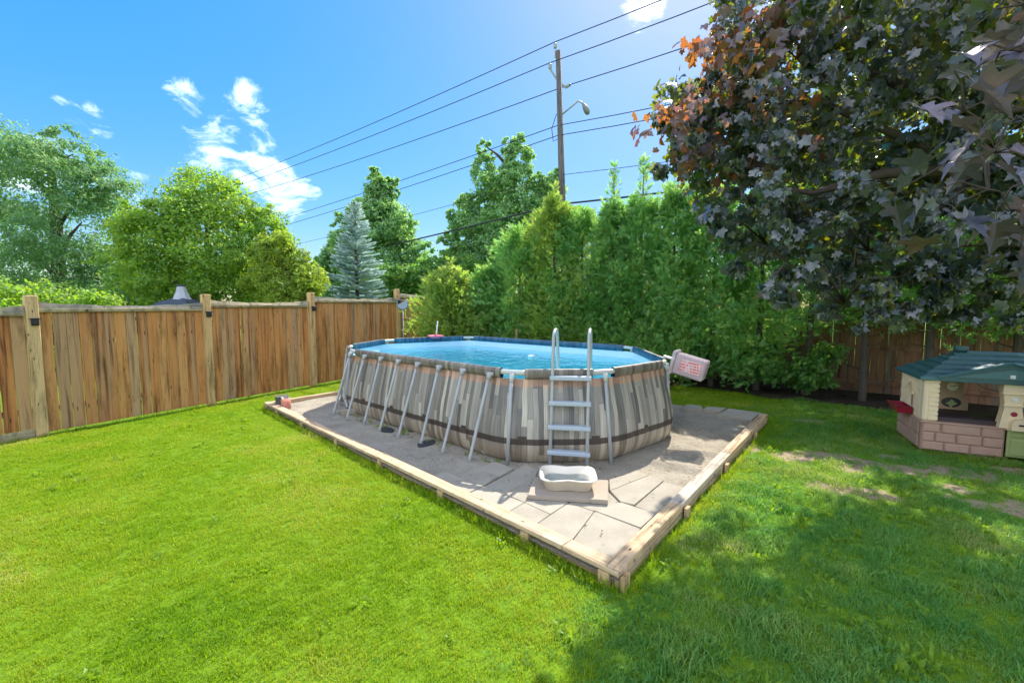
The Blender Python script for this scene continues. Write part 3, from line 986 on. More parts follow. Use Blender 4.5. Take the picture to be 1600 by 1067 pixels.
pool_o = Vector((-.3, 8.2, 0))
pool = tag(empty('swimming_pool', pool_o), 'oval above-ground pool printed with grey wooden planks on the sandy pad', 'swimming pool')


def strip_mesh(name, idx, prof, mat, closed, extra=None, smooth=True, flip=False):
    """sweeps a profile (outward offset, height) along outline points idx; uv = (metres, height)"""
    vs, uvs = [], []
    m = len(prof)
    for i in idx:
        p, s = OUT[i % NP_]
        s = s + PERIM * (i // NP_)
        nn = ONRM[i % NP_]
        for o, z in prof:
            e = extra(s, z) if extra else 0
            q = p + nn * (o + e)
            vs.append((q.x - pool_o.x, q.y - pool_o.y, z))
            uvs.append((s, z - Z0))
    fs, fuv = [], []
    K = len(idx)
    for k in range(K if closed else K - 1):
        k2 = (k + 1) % K
        for j in range(m - 1):
            f = (k * m + j, k2 * m + j, k2 * m + j + 1, k * m + j + 1)
            u = [uvs[q] for q in f]
            if k2 == 0:
                u = [u[0], (u[1][0] + PERIM, u[1][1]), (u[2][0] + PERIM, u[2][1]), u[3]]
            if flip:
                f, u = f[::-1], u[::-1]
            fs.append(f)
            fuv += u
    me = bpy.data.meshes.new(name)
    me.from_pydata(vs, [], fs)
    uvl = me.uv_layers.new(name='UVMap')
    for l, u in zip(uvl.data, fuv):
        l.uv = u
    me.materials.append(mat)
    if smooth:
        me.shade_smooth()
    return me


def bulge(z):
    t = (z - Z0) / 1.05
    return .15 * math.sin(math.pi * min(1, (max(t, 0) + .03) ** .55)) * 1.0 if t < 1 else 0.0


def wrinkle(s, z):
    t = (z - Z0) / 1.05
    amp = .004 + .011 * max(0, 1 - t / .4)
    return amp * (math.sin(s * 31 + 9 * t + 2 * math.sin(s * 5.3)) * .6 + math.sin(s * 17.3 + 2.1 - 14 * t) * .5) * math.sin(math.pi * min(1, max(t, 0)))


zs = [Z0 + .005, Z0 + .03, .12, .17, .23, .29, .35, .42, .5, .6, .7, .8, .9, .98, 1.04, 1.09]
link('wall', strip_mesh('wall', range(NP_), [(bulge(z), z) for z in zs], M['print'], True, wrinkle), pool)
link('inner_liner', strip_mesh('inner_liner', range(NP_), [(-.012, .94), (-.012, .9), (0, .5), (0, Z0 + .02)], M['liner'], True), pool)
link('liner_top', strip_mesh('liner_top', range(NP_), [(-.012, 1.09), (-.012, .938)], M['liner_top'], True), pool)
fl = MB()
fl.add([(p.x - pool_o.x, p.y - pool_o.y, Z0 + .02) for p, s in OUT[::4]], [tuple(range(len(OUT[::4])))])
fl.build('liner_floor', M['liner'], pool)
GAPN = 4
ZR = 1.165
for k in range(8):
    i0 = JS[k]
    i1 = JS[(k + 1) % 8]
    if i1 <= i0:
        i1 += NP_
    idx = range(i0 + GAPN, i1 - GAPN + 1)
    sl = link('rim_sleeve', strip_mesh('rim_sleeve', idx, [(.0, 1.085), (.026, 1.10), (.034, 1.13), (.036, 1.18), (.028, 1.208), (.0, 1.218), (-.030, 1.210)], M['sleeve'], False), pool)
    link('sleeve_lining', strip_mesh('sleeve_lining', idx, [(-.030, 1.212), (-.046, 1.19), (-.046, 1.12), (-.030, 1.09), (.0, 1.085)], M['bluesleeve'], False), sl)
rt = MB()
rt.tube([(OUT[i % NP_][0].x - pool_o.x, OUT[i % NP_][0].y - pool_o.y, ZR) for i in list(range(0, NP_, 2)) + [0]], .031, 8, cap=False)
rt.build('rim_tube', M['rimtube'], pool, smooth=True)
for k in range(8):
    i = JS[k]
    jb = MB()
    jb.tube([(OUT[(i + j) % NP_][0].x - pool_o.x, OUT[(i + j) % NP_][0].y - pool_o.y, ZR + .002) for j in range(-4, 5)], .034, 10)
    p, nn = OUT[i][0] - pool_o.xy, ONRM[i]
    j = jb.tube([(p.x + nn.x * .03, p.y + nn.y * .03, ZR - .01), (p.x + nn.x * .055, p.y + nn.y * .055, 1.05)], [.036, .027], 10).build('rim_joint', M['rimtube'], pool, smooth=True)
    lg = MB().tube([(p.x + nn.x * .055, p.y + nn.y * .055, 1.06), (p.x + nn.x * (.13 if k != 3 else .085), p.y + nn.y * (.13 if k != 3 else .085), .55), (p.x + nn.x * (.20 if k != 3 else .10), p.y + nn.y * (.20 if k != 3 else .10), Z0 - .01)], .024, 10)
    lg.build('leg', M['steel'], pool, smooth=True)
pd = (NODES[1] - NODES[0])
nb = Vector((pd.y, -pd.x)).normalized()      # outward on the near long side
inw = -nb
for k in range(8):
    p = NODES[0] + pd * (.012 + .129 * k) - pool_o.xy
    al = pd.normalized()
    tb = MB()
    T = p + nb * .055
    Bq = p + nb * (.40 + .02 * math.sin(k * 2.2)) - al * .02
    pts = [(T.x, T.y, 1.135)]
    for t in (.35, .7, .93):
        q = T.lerp(Bq, t)
        pts.append((q.x, q.y, 1.135 + (Z0 + .01 - 1.135) * t))
    for c, h in ((.0, .010), (.03, -.018), (.08, -.045), (.30, -.07)):
        q = Bq - nb * c
        pts.append((q.x, q.y, Z0 + .02 + h))
    lg = tb.tube(pts, .0215, 10).build('leg', M['steel'], pool, smooth=True)
    br = MB().tube([(T.x - al.x * .055 - nb.x * .008, T.y - al.y * .055 - nb.y * .008, 1.128), (T.x + al.x * .055 - nb.x * .008, T.y + al.y * .055 - nb.y * .008, 1.128)], .026, 8)
    br.tube([(T.x, T.y, 1.14), (T.x + nb.x * .02, T.y + nb.y * .02, 1.06)], .033, 8)
    br.build('bracket', M['steel'], lg, smooth=True)
for k in (3, 5):
    q = NODES[0] + pd * (.012 + .129 * k) + nb * .30
    MB().lathe([(.0, 0), (.17, 0), (.17, .014), (.0, .02)], 14, Matrix.Diagonal((1, .6, 1, 1))).build('foot_pad', M['dark_mat'], pool, loc=(q.x - pool_o.x, q.y - pool_o.y, Z0 + .003), rot=(0, 0, -.7 + k))

wp = [(p - ONRM[i * 3] * .011) for i, (p, s) in enumerate(OUT[::3])]
wt = MB()
wt.add([(p.x, p.y, .955) for p in wp], [tuple(range(len(wp)))])
wo = tag(wt.build('water', M['water']), kind='structure')

# ------------------------------------------------------------------ ladder over the rim
lad = tag(empty('pool_ladder', (.66, 5.05, 0)), 'grey A-frame ladder with four treads climbing over the pool rim', 'ladder')
lo = Vector((.66, 5.05, 0))
fl_, fr_ = Vector((.455, 5.10, .085)), Vector((.885, 5.00, .085))
rails = []
for f, s in ((fl_, 0), (fr_, 1)):
    top = Vector((f.x + .065 + .01 * s, f.y + .33 + .07 * s, 1.56))
    back = Vector((.10, .42, 0))
    pts = [f, f.lerp(top, .5), top]
    for k in range(1, 8):
        t = math.pi * k / 8
        pts.append(top + back * (.5 - .5 * math.cos(t)) * .9 + Vector((0, 0, .135 * math.sin(t))))
    e = top + back * .92
    pts += [e, e + Vector((.02, .10, -.55)), e + Vector((.05, .22, -1.2))]
    MB().tube([p - lo for p in pts], .0215, 10).build('rail', M['steel'], lad, smooth=True)
    rails.append((f, top))
for k, z in enumerate((.245, .535, .815, 1.115)):
    a = rails[0][0].lerp(rails[0][1], (z - .085) / 1.475)
    b = rails[1][0].lerp(rails[1][1], (z - .085) / 1.475)
    ang = math.atan2(b.y - a.y, b.x - a.x)
    c = (a + b) / 2 - lo
    h = (b - a).length / 2 + .035
    tr = MB().bbox(-h, h, -.048, .05, -.026, .024, .008)
    tr.build('tread', M['tread'], lad, loc=c, rot=(0, 0, ang))
for k, z in enumerate((.30, .62, .92)):
    MB().bbox(-.2, .22, -.04, .04, -.02, .02, .008).build('tread', M['tread'], lad, loc=Vector((.86, 6.02 - .16 * (z - .3), z)) - lo, rot=(0, 0, -.2))
MB().bbox(-.03, .03, -.03, .03, -.03, .05, .01).build('rail_clip', M['white_plastic'], lad, loc=Vector((.66, 5.86, 1.09)) - lo)

# slab and foot basin at the ladder's feet
so = Vector((.58, 4.33, 0))
SLAB = [(.16, 4.20), (.93, 4.08), (1.04, 4.57), (.24, 4.66)]
sm = MB()
rings = []
for i_, z in ((0, .082), (0, .120), (.006, .125)):
    rings.append([((x - so.x) * (1 - i_), (y - so.y) * (1 - i_), z) for x, y in SLAB])
tag(sm.loft(rings, cap=True).build('stone_slab', M['concrete'], loc=so), 'loose concrete slab raised under the beige foot basin', 'slab')

bo = Vector((.585, 4.44, .126))
bas = tag(empty('foot_basin', bo, -.07), 'beige plastic foot basin with wavy rim holding water below the ladder', 'basin')


def scallop(n, a, b, k):
    out = []
    for i in range(n):
        t = 2 * math.pi * i / n
        c, s = math.cos(t), math.sin(t)
        x = a * math.copysign(abs(c) ** .42, c)
        y = b * math.copysign(abs(s) ** .42, s)
        y *= 1 - .16 * math.exp(-(x / (a * .33)) ** 2) * k
        out.append((x, y))
    return out


rings = []
for a_, b_, z in ((.225, .165, 0), (.235, .175, .004), (.268, .205, .112), (.292, .228, .116), (.296, .232, .126), (.285, .222, .130), (.262, .20, .124), (.228, .168, .012), (.1, .08, .010)):
    rings.append([(x, y, z) for x, y in scallop(56, a_, b_, 1)])
MB().loft(rings, cap=True).build('tub', M['basin'], bas, smooth=True)
bw = MB()
wpts = [(x, y, .055) for x, y in scallop(56, .240, .178, 1)]
bw.add(wpts, [tuple(range(56))])
bw.build('basin_water', M['basin_water'], bas)
r = random.Random(3)
st = MB()
st.lathe([(.0, 0), (.045, .0), (.06, .018), (.045, .034), (.0, .040)], 9, Matrix.Diagonal((1.2, .8, 1, 1)))
tag(st.build('stone', simple('dark_stone', (.12, .12, .125), .85, 0, .3, 20, .6), smooth=True, loc=(.29, 4.62, .084)), 'small dark stone on the paver beside the foot basin', 'stone')

# chlorine float, skimmer box, toys and tools round the pool
ff = MB().lathe([(0, -.06), (.05, -.06), (.05, .0), (.09, .005), (.09, .03), (.05, .045), (0, .05)], 18)
tag(ff.build('chlorine_float', M['white_plastic'], smooth=True, loc=(.41, 8.85, .96)), 'small round white float drifting on the pool water', 'float')

sb = tag(empty('skimmer_box', (2.50, 6.55, 1.20)), 'cloudy plastic filter box with red print hooked over the pool rim', 'filter box')
MX = Matrix.Rotation(R(-35), 4, 'Z') @ Matrix.Rotation(R(14), 4, 'Y')
MB().bbox(.0, .44, -.13, .13, -.20, .10, .02, MX).build('body', M['clear'], sb)
MB().bbox(-.05, .0, -.15, .15, -.22, .13, .01, MX).build('lid', M['clear'], sb)
MB().bbox(.10, .38, -.137, -.1315, -.13, .05, .002, MX).build('label', M['label'], sb)
MB().bbox(.06, .40, -.09, .09, -.17, .0, .03, MX).build('cartridge', M['pink'], sb)
MB().bbox(-.20, -.03, -.03, .03, -.03, .0, .006, MX).build('hook', M['white_plastic'], sb)
MB().tube([MX @ Vector((-.02, -.1, -.2)), MX @ Vector((-.03, -.1, -.30)), MX @ Vector((.02, -.1, -.36))], .008, 6).build('strap', M['cream'], sb)

nt_o = Vector((-3.20, 12.75, 0))
net = tag(empty('skimmer_net', nt_o), 'blue leaf skimmer net on a thin pole leaning upright at the fence', 'pool net')
MB().tube([(.04, -.1, .02), (.0, .05, 1.90)], .012, 8).build('handle', M['steel'], net, smooth=True)
hoop = []
for k in range(17):
    t = math.pi * (1 + k / 16)
    hoop.append((-.01 + .155 * math.cos(t), .06, 2.02 + .12 * math.sin(t)))
hoop = [(-.165, .065, 2.17)] + hoop + [(.145, .065, 2.17), (-.165, .065, 2.17)]
MB().tube(hoop, .012, 6).build('hoop', M['blue_net'], net, smooth=True)
mesh_pts = [(x, .09, z) for x, y, z in hoop[1:-1]]
ng = MB()
ng.loft([[(x, .062, z) for x, y, z in hoop[1:-1]], [(x * .9, .10, z * .5 + 1.03) for x, y, z in hoop[1:-1]]], cap=True)
ng.build('net_bag', simple('pale_blue_mesh', (.30, .36, .42), .8), net)

tg = tag(empty('floating_toy', (-1.93, 10.95, 1.20)), 'pink dish-shaped pool toy with white stick on the far rim', 'toy')
MB().lathe([(.0, -.02), (.10, -.02), (.19, .03), (.20, .06), (.17, .05), (.09, .01), (0, .01)], 18).build('dish', M['pink'], tg, smooth=True)
MB().lathe([(.0, .0), (.06, .0), (.05, .05), (0, .07)], 12).build('knob', M['red'], tg, smooth=True)
MB().tube([(.02, 0, .05), (.06, 0, .42)], [.02, .012], 8).build('stick', M['white_plastic'], tg, smooth=True)
tag(MB().tube([(0, 0, 0), (.02, .05, 1.62)], [.014, .010], 7).build('garden_cane', M['cream_face'], loc=(-2.55, 12.6, 0)), 'thin pale cane standing upright in front of the fence', 'cane')
tag(MB().bbox(-.035, .035, -.035, .035, 0, 1.36, .006).build('wooden_stake', M['post'], loc=(.12, 11.9, 0)), 'short square wooden stake showing above the far pool rim', 'stake')

pb = tag(empty('planter_tub', (-4.47, 8.33, .06), .5), 'dark weathered tub at the pad corner nearest the fence', 'tub')
MB().bbox(-.11, .11, -.11, .11, 0, .2, .015).build('body', M['dark_tub'], pb)
MB().bbox(-.122, .122, -.122, .122, .185, .205, .008).build('rim', M['dark_tub'], pb)
jo = tag(empty('plastic_jar', (-4.28, 8.12, .055)), 'clear plastic jar with orange contents in front of the dark tub', 'jar')
MB().lathe([(.0, .0), (.085, .0), (.09, .02), (.09, .20), (.075, .22), (.07, .22), (.07, .02), (0, .01)], 16).build('body', M['jar'], jo, smooth=True)
MB().lathe([(.0, .015), (.082, .015), (.084, .15), (.05, .185), (0, .17)], 12).build('contents', M['orange'], jo, smooth=True)
MB().tube([(.0, .0, .05), (-.07, -.03, .24)], .010, 6).build('scoop', M['white_plastic'], jo)

cb = tag(empty('concrete_block', (-2.98, 7.80, .05), .35), 'small square concrete block with dark hole under the pool outlet hose', 'block')
MB().bbox(-.13, .13, -.13, .13, 0, .10, .008).build('body', M['concrete'], cb)
MB().lathe([(0, .1005), (.05, .1005), (.05, .104), (0, .104)], 14).build('hole', M['black'], cb)
hz = MB().tube([(-3.06, 8.52, .55), (-3.16, 8.42, .52), (-3.20, 8.2, .46), (-3.12, 7.98, .35), (-3.02, 7.84, .2), (-3.0, 7.8, .155)], .028, 8)
tag(hz.build('hose', M['steel'], smooth=True), 'grey hose curving from the pool outlet down to the concrete block', 'hose')

# ------------------------------------------------------------------ plastic playhouse
ph = tag(empty('playhouse', (5.73, 5.97, 0), -.48), 'tan plastic playhouse with teal roof and mauve stone-pattern base', 'playhouse')
W_, D_ = 1.62, .98
lw = MB()
lw.bbox(0, .83, 0, .05, .0, .40, .008)
lw.bbox(0, .05, .052, D_, .0, .40, .008)
lw.bbox(0, W_, D_ + .002, D_ + .05, .0, .40, .008)
lw.bbox(1.30, W_, 0, .05, .0, .40, .008)
lw.bbox(W_ - .05, W_, .052, D_, .0, .40, .008)
lwo = lw.build('lower_wall', M['mauve'], ph)
rs = random.Random(8)
for z0, z1, cuts in ((.012, .125, (.0, .24, .5, .82)), (.133, .255, (.0, .14, .36, .62, .82)), (.263, .385, (.0, .20, .60, .82))):
    for i in range(len(cuts) - 1):
        fl2 = (1 - z1 / .4) * .02
        MB().bbox(cuts[i] + .006, cuts[i + 1] - .006, -.018 - rs.uniform(0, .008), .004, z0, z1, .014).build('stone', M['mauve'], lwo)
for z0, z1, cuts in ((.012, .19, (.06, .5, .97)), (.20, .385, (.06, .36, .68, .97))):
    for i in range(len(cuts) - 1):
        MB().bbox(-.018 - rs.uniform(0, .008), .004, cuts[i] + .006, cuts[i + 1] - .006, z0, z1, .014).build('stone', M['mauve'], lwo)
MB().bbox(-.03, .83, -.03, .06, .386, .412, .008).build('sill', M['mauve'], ph)
MB().bbox(-.03, .06, .062, D_ + .03, .386, .412, .008).build('sill', M['mauve'], ph)
# left wall with an arched window
ZU, ZE = .412, 1.015


def arched_wall(w, h, cx, ww, hb, hs, th, seg=10):
    """wall in x-z with an arched opening; returns faces as MB"""
    mb = MB()
    xs_ = [cx - ww / 2 + ww * k / seg for k in range(seg + 1)]
    top = [hs + (ww / 2) * math.sqrt(max(0, 1 - ((x - cx) / (ww / 2)) ** 2)) for x in xs_]
    mb.box(0, cx - ww / 2, 0, th, 0, h)
    mb.box(cx + ww / 2, w, 0, th, 0, h)
    mb.box(cx - ww / 2, cx + ww / 2, 0, th, 0, hb)
    for k in range(seg):
        a, b = top[k], top[k + 1]
        vs = [(xs_[k], 0, a), (xs_[k + 1], 0, b), (xs_[k + 1], 0, h), (xs_[k], 0, h), (xs_[k], th, a), (xs_[k + 1], th, b), (xs_[k + 1], th, h), (xs_[k], th, h)]
        mb.add(vs, [(0, 1, 2, 3), (5, 4, 7, 6), (4, 5, 1, 0), (3, 2, 6, 7)])
    return mb


lwall = arched_wall(D_ - .10, ZE - ZU, .44, .24, .10, .34, .045).build('side_wall', M['cream'], ph, loc=(0.0, D_ - .01, ZU), rot=(0, 0, -math.pi / 2))
# window surround with keystone, brick relief on the wall
ar = MB()
for k in range(11):
    t = math.pi * k / 11
    t2 = math.pi * (k + 1) / 11
    r0, r1 = .125, .165
    vs = []
    for y in (-.018, .0):
        for rr, tt in ((r0, t), (r1, t), (r1, t2), (r0, t2)):
            vs.append((.44 + rr * math.cos(tt), y, .34 + rr * math.sin(tt)))
    ar.add(vs, [(0, 1, 2, 3), (0, 4, 5, 1), (1, 5, 6, 2), (2, 6, 7, 3), (3, 7, 4, 0)])
ar.build('window_surround', M['cream'], lwall)
MB().bbox(.405, .475, -.03, .0, .455, .53, .008).build('keystone', M['cream'], lwall)
MB().bbox(.575, .645, -.04, .0, .30, .345, .008).build('bracket', M['cream'], lwall)
bk = random.Random(2)
for row in range(8):
    z = .02 + row * .07
    for x0, x1 in ((.02, .27), (.61, .86)):
        x = x0 + (.0 if row % 2 else .05)
        while x < x1 - .04:
            x2 = min(x + .115, x1)
            MB().bbox(x, x2 - .008, -.006, .002, z, z + .06, .003).build('brick', M['cream'], lwall)
            x = x2
# corner column at the front left with horizontal brick grooves
cl = MB()
cl.bbox(.0, .155, .0, .12, ZU, ZE, .02)
clo = cl.build('corner_column', M['cream'], ph)
for row in range(9):
    z = ZU + .015 + row * .064
    MB().bbox(.05, .158, -.010, .01, z, z + .052, .006).build('brick', M['cream'], clo)
# back wall with openings, inside pieces
MB().bbox(.0, .34, D_ - .05, D_ - .004, ZU, ZE, .006).build('back_wall', M['tan'], ph)
MB().bbox(1.12, W_, D_ - .05, D_ - .004, ZU, ZE, .006).build('back_wall', M['tan'], ph)
MB().bbox(W_ - .05, W_ - .004, .06, D_ - .06, ZU, ZE, .006).build('side_wall', M['tan'], ph)
ck = MB()
ck.loft([[(x, y, z) for x, y in ((.42 - e, D_ - .16), (.68 + e, D_ - .16), (.68 + e, D_ - .06), (.42 - e, D_ - .06))] for z, e in ((.42, .06), (.60, .06), (.64, .0), (.97, .0))], cap=True)
cko = ck.build('clock_panel', M['tan'], ph)
RX = Matrix.Rotation(math.pi / 2, 4, 'X')
MB().lathe([(0, 0), (.062, 0), (.062, .012), (.05, .016), (0, .016)], 20, Matrix.Translation((.55, D_ - .161, .80)) @ RX).build('clock_face', M['cream_face'], cko)
hd = MB()
hd.box(-.004, .004, -.004, 0, 0, .045, Matrix.Translation((.55, D_ - .178, .80)) @ Matrix.Rotation(R(60), 4, 'Y'))
hd.box(-.004, .004, -.004, 0, 0, .032, Matrix.Translation((.55, D_ - .178, .80)) @ Matrix.Rotation(R(-70), 4, 'Y'))
hd.build('clock_hands', M['brown'], cko)
MB().lathe([(0, 0), (.10, 0), (.10, .01), (0, .012)], 18, Matrix.Translation((.55, D_ - .161, .56)) @ RX @ Matrix.Diagonal((1.1, .75, 1, 1))).build('hearth_opening', M['black'], cko)
lf = MB()
for k in range(9):
    t = 2.4 * k
    lf.bbox(-.03, .03, -.012, 0, -.008, .012, .004, Matrix.Translation((.55 + .035 * math.cos(t), D_ - .172, .545 + .03 * math.sin(t))) @ Matrix.Rotation(t, 4, 'Y'))
lf.build('fire_logs', M['green_door'], cko)
MB().bbox(.16, 1.28, .30, D_ - .17, .40, .455, .01).build('counter', M['brown'], ph)
MB().bbox(.16, .82, .055, .075, .30, .47, .006).build('front_board', M['brown'], ph)
MB().bbox(.88, 1.30, .30, .34, .02, .47, .006).build('inner_board', M['brown'], ph)
# mailbox column with doorbell and sticker
mc = MB()
cx = .875
mc.loft([[(cx - w, -.02, z), (cx + w, -.02, z), (cx + w, .10, z), (cx - w, .10, z)] for z, w in ((.385, .125), (.66, .085), (.70, .082), (.86, .098), (.872, .105), (1.0, .105))], cap=True)
mco = mc.build('mailbox_column', M['cream'], ph)
MB().bbox(cx - .10, cx + .10, -.04, -.015, .70, .722, .006).build('band', M['cream'], mco)
MB().bbox(cx - .118, cx + .118, -.045, -.015, .855, .877, .006).build('band', M['cream'], mco)
mbx = MB()
rr = []
for y in (-.10, .01):
    ring = [(cx - .03, y, .40), (cx + .20, y, .40)]
    for k in range(9):
        t = math.pi * k / 8
        ring.append((cx + .085 + .115 * math.cos(t), y, .48 + .075 * math.sin(t)))
    rr.append(ring)
mbo = mbx.loft(rr, cap=True).build('mailbox', M['cream'], mco)
MB().bbox(cx + .03, cx + .15, -.106, -.099, .462, .484, .002).build('mail_slot', M['black'], mbo)
MB().lathe([(0, 0), (.034, 0), (.03, .016), (.012, .02), (0, .02)], 16, Matrix.Translation((cx + .01, -.012, .60)) @ RX).build('doorbell', M['red'], mco)
MB().bbox(cx - .02, cx + .035, -.026, -.014, .765, .815, .004, Matrix.Translation((0, 0, 0))).build('sticker', M['sticker'], mco)
# green half door and its frame
gd = MB()
gd.bbox(.845, 1.28, -.02, .02, .03, .385, .01)
gdo = gd.build('door', M['green_door'], ph)
MB().bbox(.88, 1.25, -.034, -.018, .30, .36, .008).build('door_panel', M['green_door'], gdo)
MB().bbox(.88, 1.05, -.034, -.018, .06, .27, .008).build('door_panel', M['green_door'], gdo)
MB().bbox(1.08, 1.25, -.034, -.018, .06, .27, .008).build('door_panel', M['green_door'], gdo)
MB().bbox(1.36, 1.60, .02, .10, ZU, ZE, .02).build('corner_column', M['tan'], ph)
# red window box
pl2 = MB()
pl2.loft([[(-.02, y0, z), (-.02, y1, z), (-.17 - e, y1 + e * .3, z), (-.17 - e, y0 - e * .3, z)] for z, y0, y1, e in ((.42, .36, .74, 0), (.50, .34, .76, .03), (.525, .32, .78, .045), (.525, .35, .75, .015), (.48, .37, .73, .0))], cap=True)
pl2.build('window_box', M['red'], ph)
# roof: hipped, in courses, with a low gable over the front
ex0, ex1, ey0, ey1 = -.07, W_ + .07, -.055, D_ + .08
rz0, rz1 = 1.02, 1.38
rx0, rx1, ry = .50, W_ - .50, .46
rf = MB()
NC = 6
base = [(ex0, ey0), (ex1, ey0), (ex1, ey1), (ex0, ey1)]
ridge = [(rx0, ry), (rx1, ry), (rx1, ry), (rx0, ry)]
rings = [[(*p, rz0 - .035) for p in base], [(*p, rz0) for p in base]]
for k in range(1, NC + 1):
    t = k / NC
    ring = [(a[0] + (b[0] - a[0]) * t, a[1] + (b[1] - a[1]) * t) for a, b in zip(base, ridge)]
    z = rz0 + (rz1 - rz0) * t
    rings.append([(*p, z - .012) for p in ring])
    if k < NC:
        rings.append([(p[0] * 1.0, p[1] * 1.0, z + .012) for p in ring])
rf.loft(rings, cap=True)
rfo = rf.build('roof', M['teal'], ph)
gb = MB()
gx0, gx1, gxm = .12, W_ - .12, W_ / 2
gb.loft([[(gx0, y, rz0 - .03), (gx1, y, rz0 - .03), (gx1, y, rz0 + .02), (gxm, y, rz0 + .235), (gx0, y, rz0 + .02)] for y in (-.085, .30)], cap=True)
gbo = gb.build('gable', M['teal'], rfo)
gt = MB()
gt.loft([[(gx0 + .14, y, rz0 + .035), (gx1 - .14, y, rz0 + .035), (gxm, y, rz0 + .165)] for y in (-.10, -.08)], cap=True)
gt.build('gable_panel', M['teal_trim'], rfo)
for xa, xb in ((gx0 - .02, gxm), (gx1 + .02, gxm)):
    MB().tube([(xa, -.095, rz0 + .015), (xb, -.095, rz0 + .245)], .018, 6).build('gable_trim', M['teal_trim'], rfo)
MB().bbox(ex0 - .005, ex1 + .005, ey0 - .022, ey0 - .004, rz0 - .034, rz0 + .018, .006).build('fascia', M['teal_trim'], rfo)
MB().bbox(gxm - .025, gxm + .025, -.108, -.098, rz0 + .05, rz0 + .095, .002).build('sticker', M['sticker'], rfo)
MB().bbox(rx0 - .08, rx0 + .06, ry - .06, ry + .06, rz1 - .02, rz1 + .05, .02).build('ridge_cap', M['teal'], rfo)
for k in range(10):
    x = .04 + k * (W_ - .08) / 9
    MB().bbox(x - .03, x + .03, ey0 - .012, ey0 + .02, rz0 - .03, rz0 - .006, .006).build('eave_notch', M['teal'], rfo)

# ------------------------------------------------------------------ utility pole, street lamp, wires
po = Vector((2.75, 22.0, 0))
up = tag(empty('utility_pole', po), 'tall leaning wooden utility pole rising behind the cedar hedge', 'utility pole')
lean = Vector((-.037, 0, 1))
pp = lambda z, dx=0, dy=0: (lean.x * z + dx, dy, z)
MB().tube([pp(-.2), pp(7), pp(14.2)], [.19, .165, .125], 12).build('shaft', M['pole'], up, smooth=True)
br = MB().tube([pp(13.9, -.16), pp(14.35, -.14)], .035, 8)
br.build('bracket', M['galv'], up)
ins = MB().lathe([(.03, 0), (.09, .02), (.05, .07), (.09, .1), (.05, .15), (.09, .18), (.03, .25)], 10).mesh('insulator', M['galv'], True)
link('insulator', ins, up, loc=pp(14.32, -.14))
link('insulator', ins, up, loc=pp(13.38, -.42))
link('insulator', ins, up, loc=pp(12.55, .34), rot=(0, R(60), 0))
MB().tube([pp(13.4, -.42), pp(12.9, -.1), pp(12.5, .34)], .05, 7).build('cross_brace', M['galv'], up)
MB().tube([pp(11.25, .12, -.1), pp(11.62, .65, -.25), pp(11.75, .85, -.33), pp(11.66, 1.0, -.38), pp(11.58, 1.06, -.4)], .04, 8).build('lamp_arm', M['galv'], up, smooth=True)
lh = MB().lathe([(0, .30), (.07, .28), (.13, .1), (.14, -.10), (.09, -.22), (0, -.26)], 12, Matrix.Translation(pp(11.3, 1.2, -.45)) @ Matrix.Rotation(R(-28), 4, 'Y'))
lh.build('lamp_head', simple('lamp_housing', (.16, .17, .15), .5, .1), up, smooth=True)
MB().tube([pp(11.3, -.16), pp(10.6, -.42), pp(10.0, -.36), pp(10.1, -.16)], .018, 6).build('cable_loop', M['cable'], up)
wd = Vector((-.8, .6, 0))


def wire(zs_, dx, r, label):
    """cable over the pole: heights at (far end, pole, near end); hangs in two shallow spans"""
    pts = []
    zf, zp, zn = zs_
    x0 = Vector((po.x + lean.x * zp + dx, po.y, 0))
    for k in range(21):
        t = 1 - k / 20
        z = zp + (zf - zp) * t - 1.2 * 4 * t * (1 - t) * .5
        pts.append(x0 + wd * (t * 62) + Vector((0, 0, z)))
    for k in range(1, 11):
        t = k / 10
        z = zp + (zn - zp) * t - .5 * 4 * t * (1 - t)
        pts.append(x0 - wd * (t * 30) + Vector((0, 0, z)))
    tag(MB().tube(pts, r, 5).build('power_line', M['cable']), label, 'power line', 'cables strung along the utility pole')


wire((15.2, 14.62, 15.6), -.14, .022, 'topmost power line, resting on the insulator at the pole tip')
wire((14.6, 13.66, 14.7), -.42, .022, 'second power line from the top of the utility pole')
wire((13.9, 12.62, 13.7), .40, .022, 'third power line, on the bracket just above the street lamp')
wire((9.4, 10.75, 9.9), -.14, .02, 'fourth cable down, crossing the pole just below the lamp')
wire((8.6, 10.28, 9.5), -.14, .02, 'fifth cable down, the lower of the pair below the lamp')
wire((6.9, 8.4, 7.9), -.14, .014, 'thin faint cable just above the thick lowest cable')
wire((4.6, 7.0, 7.4), -.14, .045, 'thickest and lowest cable, passing behind the cedar tops')

# ------------------------------------------------------------------ neighbour's gazebo top
gz = tag(empty('gazebo', (-11.32, 15.0, 0)), 'grey peaked gazebo top showing over the board fence', 'gazebo')
ring8 = lambda r_, z: [(r_ * math.cos(2 * math.pi * k / 8 + .3), r_ * math.sin(2 * math.pi * k / 8 + .3), z) for k in range(8)]
MB().loft([ring8(r_, z) for r_, z in ((.40, 2.05), (.27, 2.25), (.17, 2.48), (.12, 2.68), (.10, 2.72))], cap=True).build('peak', M['gaz_grey'], gz)
MB().loft([ring8(r_, z) for r_, z in ((.135, 2.66), (.135, 2.72))], cap=True).build('peak_band', M['gaz_dark'], gz)
sq = lambda r_, z: [(-r_, -r_, z), (r_, -r_, z), (r_, r_, z), (-r_, r_, z)]
MB().loft([sq(1.3, 1.55), sq(1.28, 1.60), sq(.8, 1.86), sq(.44, 2.14), sq(.1, 2.3)], cap=True).build('canopy', M['gaz_dark'], gz)
for sx in (-1, 1):
    for sy in (-1, 1):
        MB().tube([(sx * 1.4, sy * 1.4, 0), (sx * 1.4, sy * 1.4, 1.85)], .035, 8).build('leg', M['black'], gz)

